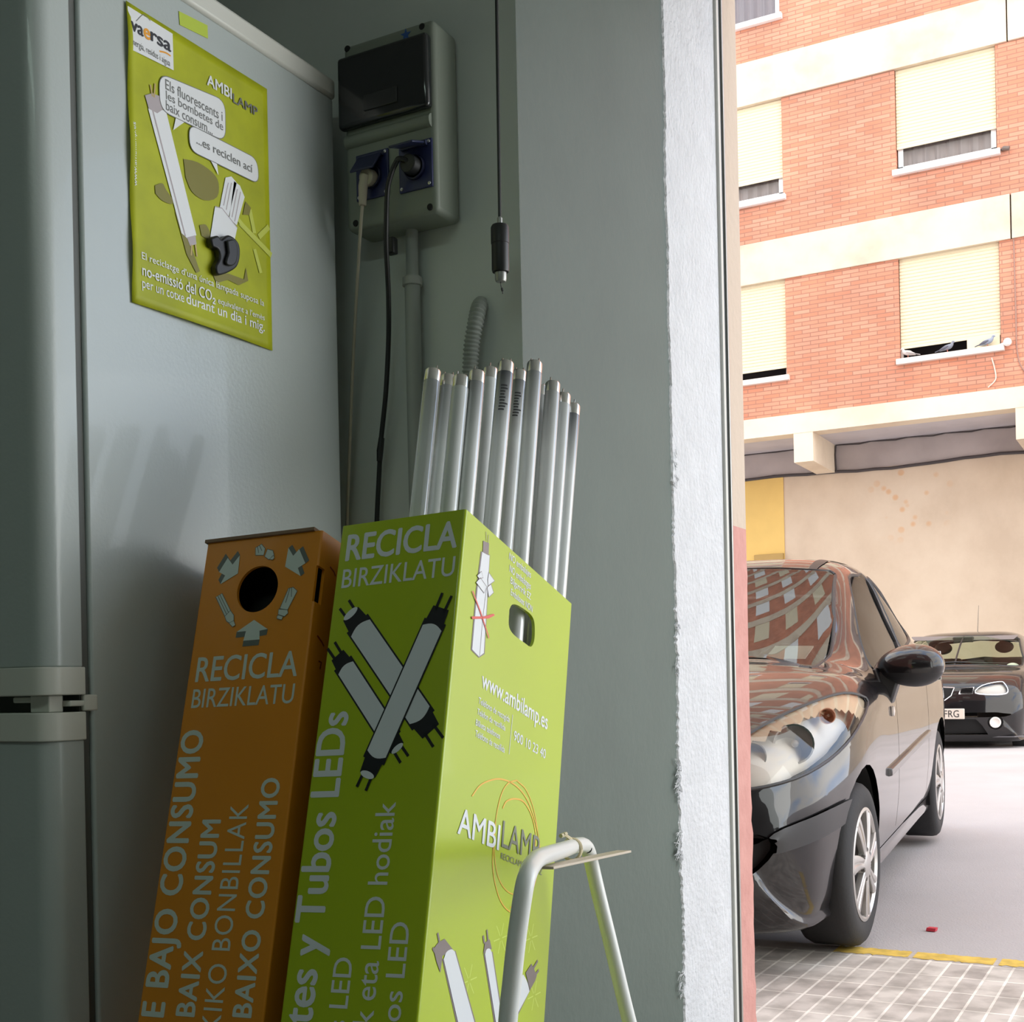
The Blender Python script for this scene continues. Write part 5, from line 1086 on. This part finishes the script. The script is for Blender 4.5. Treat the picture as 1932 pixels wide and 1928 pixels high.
for sgn in (1, -1):
    # wheel wells, rub strips, handles
    for cy in (.03, WB):
        bm = BM(); L = []
        for k in range(25):
            a = -.25+(math.pi+.5)*k/24; L.append((bm.verts.new(((.845 if math.cos(a) > -.55 or cy > 1 else .78)*sgn, cy+.352*math.cos(a), .30+.352*math.sin(a))), bm.verts.new((.50*sgn, cy+.352*math.cos(a), .30+.352*math.sin(a)))))
        for p, q in zip(L, L[1:]): bm.faces.new((p[0], p[1], q[1], q[0]))
        bm.faces.new([p[1] for p in L]); obj('wheel_well', bm, WELL, car, world=False)
    bm = BM(); prism(bm, [(.862*sgn, .575, .545), (.882*sgn, .59, .548), (.882*sgn, .59, .578), (.862*sgn, .575, .582)], (0, 1.40, .045)); obj('rub_strip', bm, mat('rub_strip_paint', (.03, .026, .026), .25, coat=.5), car, world=False, bevel=.004)
    bm = BM(); tube(bm, spline([(.858*sgn, 1.66, .885), (.892*sgn, 1.69, .888), (.898*sgn, 1.78, .892), (.892*sgn, 1.87, .896), (.858*sgn, 1.90, .898)], 5), .014, 10); obj('door_handle', bm, PAINTB, car, world=False)
    # mirror
    bm = BM(); bmesh.ops.create_uvsphere(bm, u_segments=28, v_segments=20, radius=1); 
    for v in bm.verts:
        x, y, z = v.co; y2 = y*(.115 if y < 0 else .06); v.co = (x*.135*(1-.12*y), y2, z*.088*(1+.12*x))
    bmesh.ops.transform(bm, matrix=Matrix.Translation((.94*sgn, .80, .985)) @ Matrix.Rotation(-.12*sgn, 4, 'Z') @ Matrix.Diagonal((sgn, 1, 1, 1)), verts=bm.verts[:])
    if sgn < 0: bmesh.ops.reverse_faces(bm, faces=bm.faces[:])
    f = [q for q in bm.faces if q.calc_center_median().z < .958]; low = take(bm, f); mo = obj('wing_mirror', bm, PAINTB, car, world=False); obj('mirror_base', low, TRIMB, mo, world=False, label='matt black lower half of the mirror')
    bm = BM(); prism(bm, [(.815*sgn, .735, .835), (.80*sgn, .735, .925), (.845*sgn, .76, 1.02), (.895*sgn, .76, .93), (.862*sgn, .74, .825)], (0, .10, 0)); obj('mirror_arm', bm, TRIMB, mo, world=False, bevel=.012, seg=3)
    bm = BM(); prism(bm, [(.815*sgn, .72, .90), (.792*sgn, .72, .975), (.775*sgn, .97, 1.0), (.80*sgn, 1.05, .955), (.845*sgn, .86, .88)], (.016*sgn, 0, 0)); obj('mirror_foot', bm, TRIMB, mo, world=False, bevel=.006)
    bm = BM(); prism(bm, [(.83*sgn, .862, .91), (1.05*sgn, .862, .92), (1.05*sgn, .862, 1.04), (.835*sgn, .862, 1.04)], (0, .004, 0)); obj('mirror_glass', bm, CHROME, mo, world=False, bevel=.03)
    bm = BM(); lathe(bm, [(.022, 0), (.020, .008), (0, .012)], (.866*sgn, .74, .80), (sgn, 0, 0), 16); obj('side_indicator', bm, mat('pale_indicator', (.75, .68, .62), .3), car, world=False)
    wheel(car, Vector((.857*sgn, 0, .295)), .295, .198, .20, sgn, math.radians(-3))
    wheel(car, Vector((.857*sgn, WB, .295)), .295, .198, .20, sgn, 0)
headrest_seat(car, .36, 1.15, SEATM); headrest_seat(car, -.36, 1.15, SEATM)
bm = BM(); prism(bm, [(-.66, .48, .98), (-.66, .90, .98), (-.66, 1.0, .75), (-.66, .9, .5), (-.66, .48, .5)], (1.32, 0, 0)); obj('dashboard', bm, DASH, car, world=False, bevel=.03)
bm = BM(); lathe(bm, [(.17, -.012), (.185, 0), (.17, .012), (.158, 0), (.17, -.012)], (.36, 1.03, .93), (0, -.85, .45), 28); obj('steering_wheel', bm, DASH, car, world=False)
bm = BM(); box(bm, (-.70, .9, .26), (.70, 2.9, .30)); obj('cabin_floor', bm, WELL, car, world=False)
bm = BM(); box(bm, (-.62, 1.95, .30), (.62, 2.15, .95)); obj('rear_seat', bm, SEATM, car, world=False, bevel=.05)
bm = BM(); prism(bm, [(.40, .50, 1.035), (.56, .52, 1.03), (.575, .62, 1.075), (.42, .60, 1.08)], (0, .004, .006)); obj('paper_ticket', bm, mat('paper', (.75, .77, .78), .6), car, world=False)
bm = BM(); tube(bm, spline([(-.55, .38, 1.07), (-.2, .31, 1.085), (.16, .33, 1.078)], 6), .010, 6); obj('wiper', bm, TRIMB, car, world=False)
bm = BM(); tube(bm, [(-.06, 1.35, 1.49), (-.05, 1.62, 1.86)], [.0035, .0015], 6); obj('aerial', bm, HUB, car, world=False)
obj('roof_strip', mirror(rstrip), TRIMB, car, world=False)
for q in (hl_lens, hl_back, hl_band): q.free()

# ------------------------------------------------ the second black car further along the street
zc = -.005; Ms = Matrix.Translation((-2.37, 14.55, zc)) @ Matrix.Rotation(math.radians(.5), 4, 'Z')
car2 = thing('car', 'black car facing the camera further back, half hidden behind the hatchback, with a chrome-framed grille', 'car', matrix=Ms)
S2 = [(-.80, .30, [0,.45,.60,.66,.69,.69,.66,.62,.55,.40,.2,0], [.42,.42,.42,.43,.44,.45,.455,.46,.47,.47,.47,.47]),
 (-.785, .30, [0,.62,.70,.73,.74,.74,.72,.68,.60,.44,.22,0], [.26,.26,.29,.36,.43,.50,.56,.60,.63,.645,.65,.65]),
 (-.72, .30, [0,.68,.76,.785,.80,.80,.78,.74,.66,.48,.25,0], [.17,.17,.21,.33,.46,.56,.645,.70,.735,.76,.77,.77]),
 (-.50, .24, [0,.72,.80,.825,.84,.84,.82,.77,.69,.5,.26,0], [.16,.16,.21,.35,.49,.62,.725,.80,.835,.855,.865,.87]),
 (-.15, .10, [0,.73,.81,.84,.85,.85,.835,.785,.70,.52,.28,0], [.16,.16,.22,.38,.53,.67,.79,.86,.89,.91,.92,.925]),
 (.25, 0, [0,.74,.82,.845,.85,.85,.84,.80,.73,.56,.30,0], [.17,.17,.24,.40,.56,.72,.84,.90,.93,.955,.965,.97]),
 (.50, 0, [0,.74,.82,.845,.85,.85,.835,.77,.72,.60,.34,0], [.17,.17,.24,.40,.56,.73,.86,.92,.97,1.03,1.085,1.10]),
 (.90, 0, [0,.74,.82,.845,.85,.85,.83,.755,.71,.63,.38,0], [.17,.17,.24,.40,.56,.74,.87,.935,1.03,1.185,1.265,1.28]),
 (1.25, 0, [0,.74,.82,.845,.85,.85,.83,.755,.695,.61,.42,0], [.17,.17,.24,.40,.56,.74,.88,.945,1.12,1.285,1.355,1.37]),
 (1.8, 0, [0,.74,.82,.845,.85,.85,.83,.75,.69,.60,.42,0], [.17,.17,.24,.40,.56,.75,.89,.955,1.13,1.31,1.375,1.39]),
 (2.4, 0, [0,.74,.82,.845,.85,.85,.82,.74,.67,.58,.40,0], [.18,.18,.25,.40,.57,.76,.90,.965,1.09,1.25,1.32,1.335]),
 (2.9, 0, [0,.72,.80,.82,.83,.825,.79,.71,.64,.52,.36,0], [.22,.22,.27,.41,.58,.77,.90,.95,.98,1.02,1.05,1.06]),
 (3.15, 0, [0,.6,.7,.74,.75,.74,.70,.63,.54,.42,.28,0], [.36,.36,.38,.46,.57,.69,.79,.84,.86,.88,.89,.89]),
 (3.19, 0, [0,.4,.5,.55,.57,.57,.54,.47,.4,.3,.2,0], [.56,.56,.57,.58,.59,.60,.61,.62,.62,.62,.62,.62])]
b = shell(S2, 8, 4)
for cy in (.02, 2.46):
    f = cut(b, circ(cy, .29, .335, 24), 'side', lambda c, n: c.x > .45 and c.z < .75); bmesh.ops.delete(b, geom=f, context='FACES')
wind = take(b, cut(b, [(0, .985), (.40, .975), (.66, .955), (.705, .965), (.69, 1.05), (.605, 1.275), (.575, 1.295), (.3, 1.322), (0, 1.33)], 'front', lambda c, n: .2 < c.y < 1.22 and n.z > -.1), -.004)
sw1 = take(b, cut(b, ring2([(.98, .965), (1.10, 1.08), (1.40, 1.265), (1.80, 1.285), (1.85, 1.0), (1.4, .96)], 3), 'side', lambda c, n: c.x > .5 and n.x > .25), -.006)
sw2 = take(b, cut(b, ring2([(1.93, 1.0), (1.90, 1.285), (2.25, 1.255), (2.6, 1.12), (2.55, 1.02)], 3), 'side', lambda c, n: c.x > .45 and n.x > .2), -.006)
rw = take(b, cut(b, [(0, 1.10), (.58, 1.04), (.52, 1.26), (0, 1.30)], 'front', lambda c, n: c.y > 2.35), -.004)
hlp = cut(b, ring2([(.355, .675), (.42, .750), (.575, .785), (.625, .765), (.66, .70), (.64, .660), (.52, .652)], 3), 'front', lambda c, n: c.y < .2)
hl2 = take(b, hlp, .003, keep=True); hl2b = take(b, hlp, -.03)
ag = take(b, cut(b, ring2([(.545, .625), (.30, .62), (.265, .655), (.285, .735), (.48, .745)], 2)[:0] or [(.195, .665), (.215, .735), (.345, .742), (.335, .668)], 'front', lambda c, n: c.y < 0), -.012)
cg2 = take(b, cut(b, ring2([(0, .60), (.07, .605), (.13, .65), (.155, .73), (.12, .745), (0, .75)], 2)[:0] or [(0, .595), (.06, .60), (.125, .65), (.155, .742), (0, .752)], 'front', lambda c, n: c.y < 0), -.012)
ig = take(b, cut(b, [(0, .235), (.47, .235), (.42, .33), (.36, .40), (0, .41)], 'front', lambda c, n: c.y < -.2), -.03)
fg = take(b, cut(b, circ(.545, .365, .075, 18), 'front', lambda c, n: c.y < -.1), -.01)
obj('body', mirror(b), PAINTB, car2, world=False, angle=50)
obj('windscreen', mirror(smooth_fit(wind.copy(), 1, 0, 2)), glass('car_glass_pale', (.86, .92, .82), 1.45, .35), car2, world=False); obj('windscreen_seal', mirror(edge_tube(wind, .010)), TRIMB, car2, world=False)
for q in (sw1, sw2):
    obj('side_window', mirror(q), SGLASS, car2, world=False)
obj('rear_window', mirror(rw), glass('car_glass_pale', (.86, .92, .82), 1.45, .35), car2, world=False)
split_obj('headlight', mirror(hl2.copy()), LENS, car2, .02, world=False, label='clear headlights'); split_obj('headlight_reflector', mirror(hl2b), REFL, car2, .02, world=False); split_obj('headlight_rim', mirror(edge_tube(hl2, .007)), CHROME, car2, .02, world=False)
E1 = edge_tube(ag, .011); split_obj('side_grille', mirror(ag.copy()), WELL, car2, .02, world=False); split_obj('grille_frame', mirror(E1), mat('pale_chrome', (.85, .85, .86), .25, .6), car2, .02, world=False)
E2 = edge_tube(cg2, .011); obj('centre_grille', mirror(cg2.copy()), WELL, car2, world=False); split_obj('grille_frame', mirror(E2), mat('pale_chrome', (.85, .85, .86), .25, .6), car2, .02, world=False)
bm = BM()
for k in range(4): box(bm, (.215, -.77, .68+.016*k), (.335, -.71, .685+.016*k))
obj('grille_bars', mirror(bm), TRIMB, car2, world=False)
obj('lower_grille', mirror(ig), WELL, car2, world=False); split_obj('fog_recess', mirror(fg), WELL, car2, .02, world=False)
for sgn in (1, -1):
    bm = BM(); lathe(bm, [(.058, 0), (.056, .012), (.044, .012), (.042, 0), (0, -.005)], (.545*sgn, -.70, .365), (.25*sgn, -1, 0), 20); obj('fog_lamp', bm, REFL, car2, world=False)
    bm = BM(); bmesh.ops.create_uvsphere(bm, u_segments=20, v_segments=14, radius=1); bmesh.ops.transform(bm, matrix=Matrix.Translation((.895*sgn, .72, 1.0)) @ Matrix.Diagonal((.115, .07, .07, 1)), verts=bm.verts[:]); mo = obj('wing_mirror', bm, mat('mirror_shell', (.16, .14, .14), .15, .4, coat=1), car2, world=False)
    bm = BM(); tube(bm, [(.77*sgn, .78, .93), (.84*sgn, .75, .965)], .03, 8); obj('mirror_arm', bm, TRIMB, mo, world=False)
    for cy in (.02, 2.46):
        wheel(car2, Vector((.835*sgn, cy, .29)), .29, .19, .19, sgn, 0, spokes=5)
        bm = BM(); box(bm, (.46*sgn, cy-.33, .2), (.80*sgn, cy+.33, .62)); obj('wheel_well', bm, WELL, car2, world=False) if False else bm.free()
    bm = BM(); prism(bm, [(.765*sgn, .05, .52), (.852*sgn, .05, .52), (.852*sgn, .05, .66), (.765*sgn, .05, .66)], (0, .02, 0)); bm.free()
pl = BM(); box(pl, (-.26, -.835, .405), (.26, -.822, .515)); plo = obj('number_plate', pl, mat('plate_white', (.70, .63, .55), .5), car2, world=False, bevel=.01)
F3 = Face(Ms @ Vector((0, -.836, 0)), Ms.to_3x3() @ Vector((1, 0, 0)), (0, 0, 1)); bm = BM(); text_uv(bm, F3, 'FRG', (.055, .425), (1, 0), .150, .072, ref='F', bold=.0, h=.001); obj('plate_letters', bm, mat('plate_ink', (.03, .03, .03), .5), plo, smooth=False)
headrest_seat(car2, .36, 1.15, mat('brown_seat', (.10, .07, .06), .9), (.11, .05, .075)); headrest_seat(car2, -.36, 1.15, mat('brown_seat', (.10, .07, .06), .9), (.11, .05, .075))
bm = BM(); prism(bm, [(-.66, .45, .90), (-.66, .95, .92), (-.66, .95, .5), (-.66, .45, .5)], (1.32, 0, 0)); obj('dashboard', bm, DASH, car2, world=False, bevel=.03)
bm = BM(); box(bm, (-.12, .98, 1.25), (.12, 1.01, 1.32)); obj('rear_view_mirror', bm, TRIMB, car2, world=False, bevel=.015)
bm = BM(); prism(bm, [(-.6, 1.02, 1.33), (.6, 1.02, 1.31), (.56, .98, 1.27), (-.56, .98, 1.29)], (0, .05, .01)); obj('sun_visor', bm, mat('visor_grey', (.2, .17, .16), .8), car2, world=False)
bm = BM(); box(bm, (-.70, .5, .24), (.70, 2.8, .28)); obj('cabin_floor', bm, WELL, car2, world=False)
for (x, m_, r, nm) in ((.40, mat('green_toy', (.15, .55, .22), .5), .045, 'green_trinket'), (.57, mat('white_toy', (.75, .75, .66), .6), .06, 'white_trinket')):
    bm = BM(); bmesh.ops.create_uvsphere(bm, u_segments=14, v_segments=10, radius=r, matrix=Matrix.Translation((x, .72, .94)) @ Matrix.Diagonal((1.3, .8, .9, 1))); obj(nm, bm, m_, car2, world=False)
bm = BM(); tube(bm, [(-.55, .40, 1.0), (0, .33, 1.015), (.55, .45, .985)], .009, 6); obj('wiper', bm, TRIMB, car2, world=False)
bm = BM(); prism(bm, [(-.72, -.775, .205), (.72, -.62, .205), (.80, -.42, .205), (.80, -.40, .215), (-.80, -.40, .215), (-.80, -.42, .205)], (0, 0, .012)); obj('splitter_line', bm, mat('grey_lip', (.12, .12, .13), .3), car2, world=False)
bm = BM(); tube(bm, [(0, 2.2, 1.38), (0, 2.35, 1.75)], [.004, .002], 6); obj('aerial', bm, TRIMB, car2, world=False)
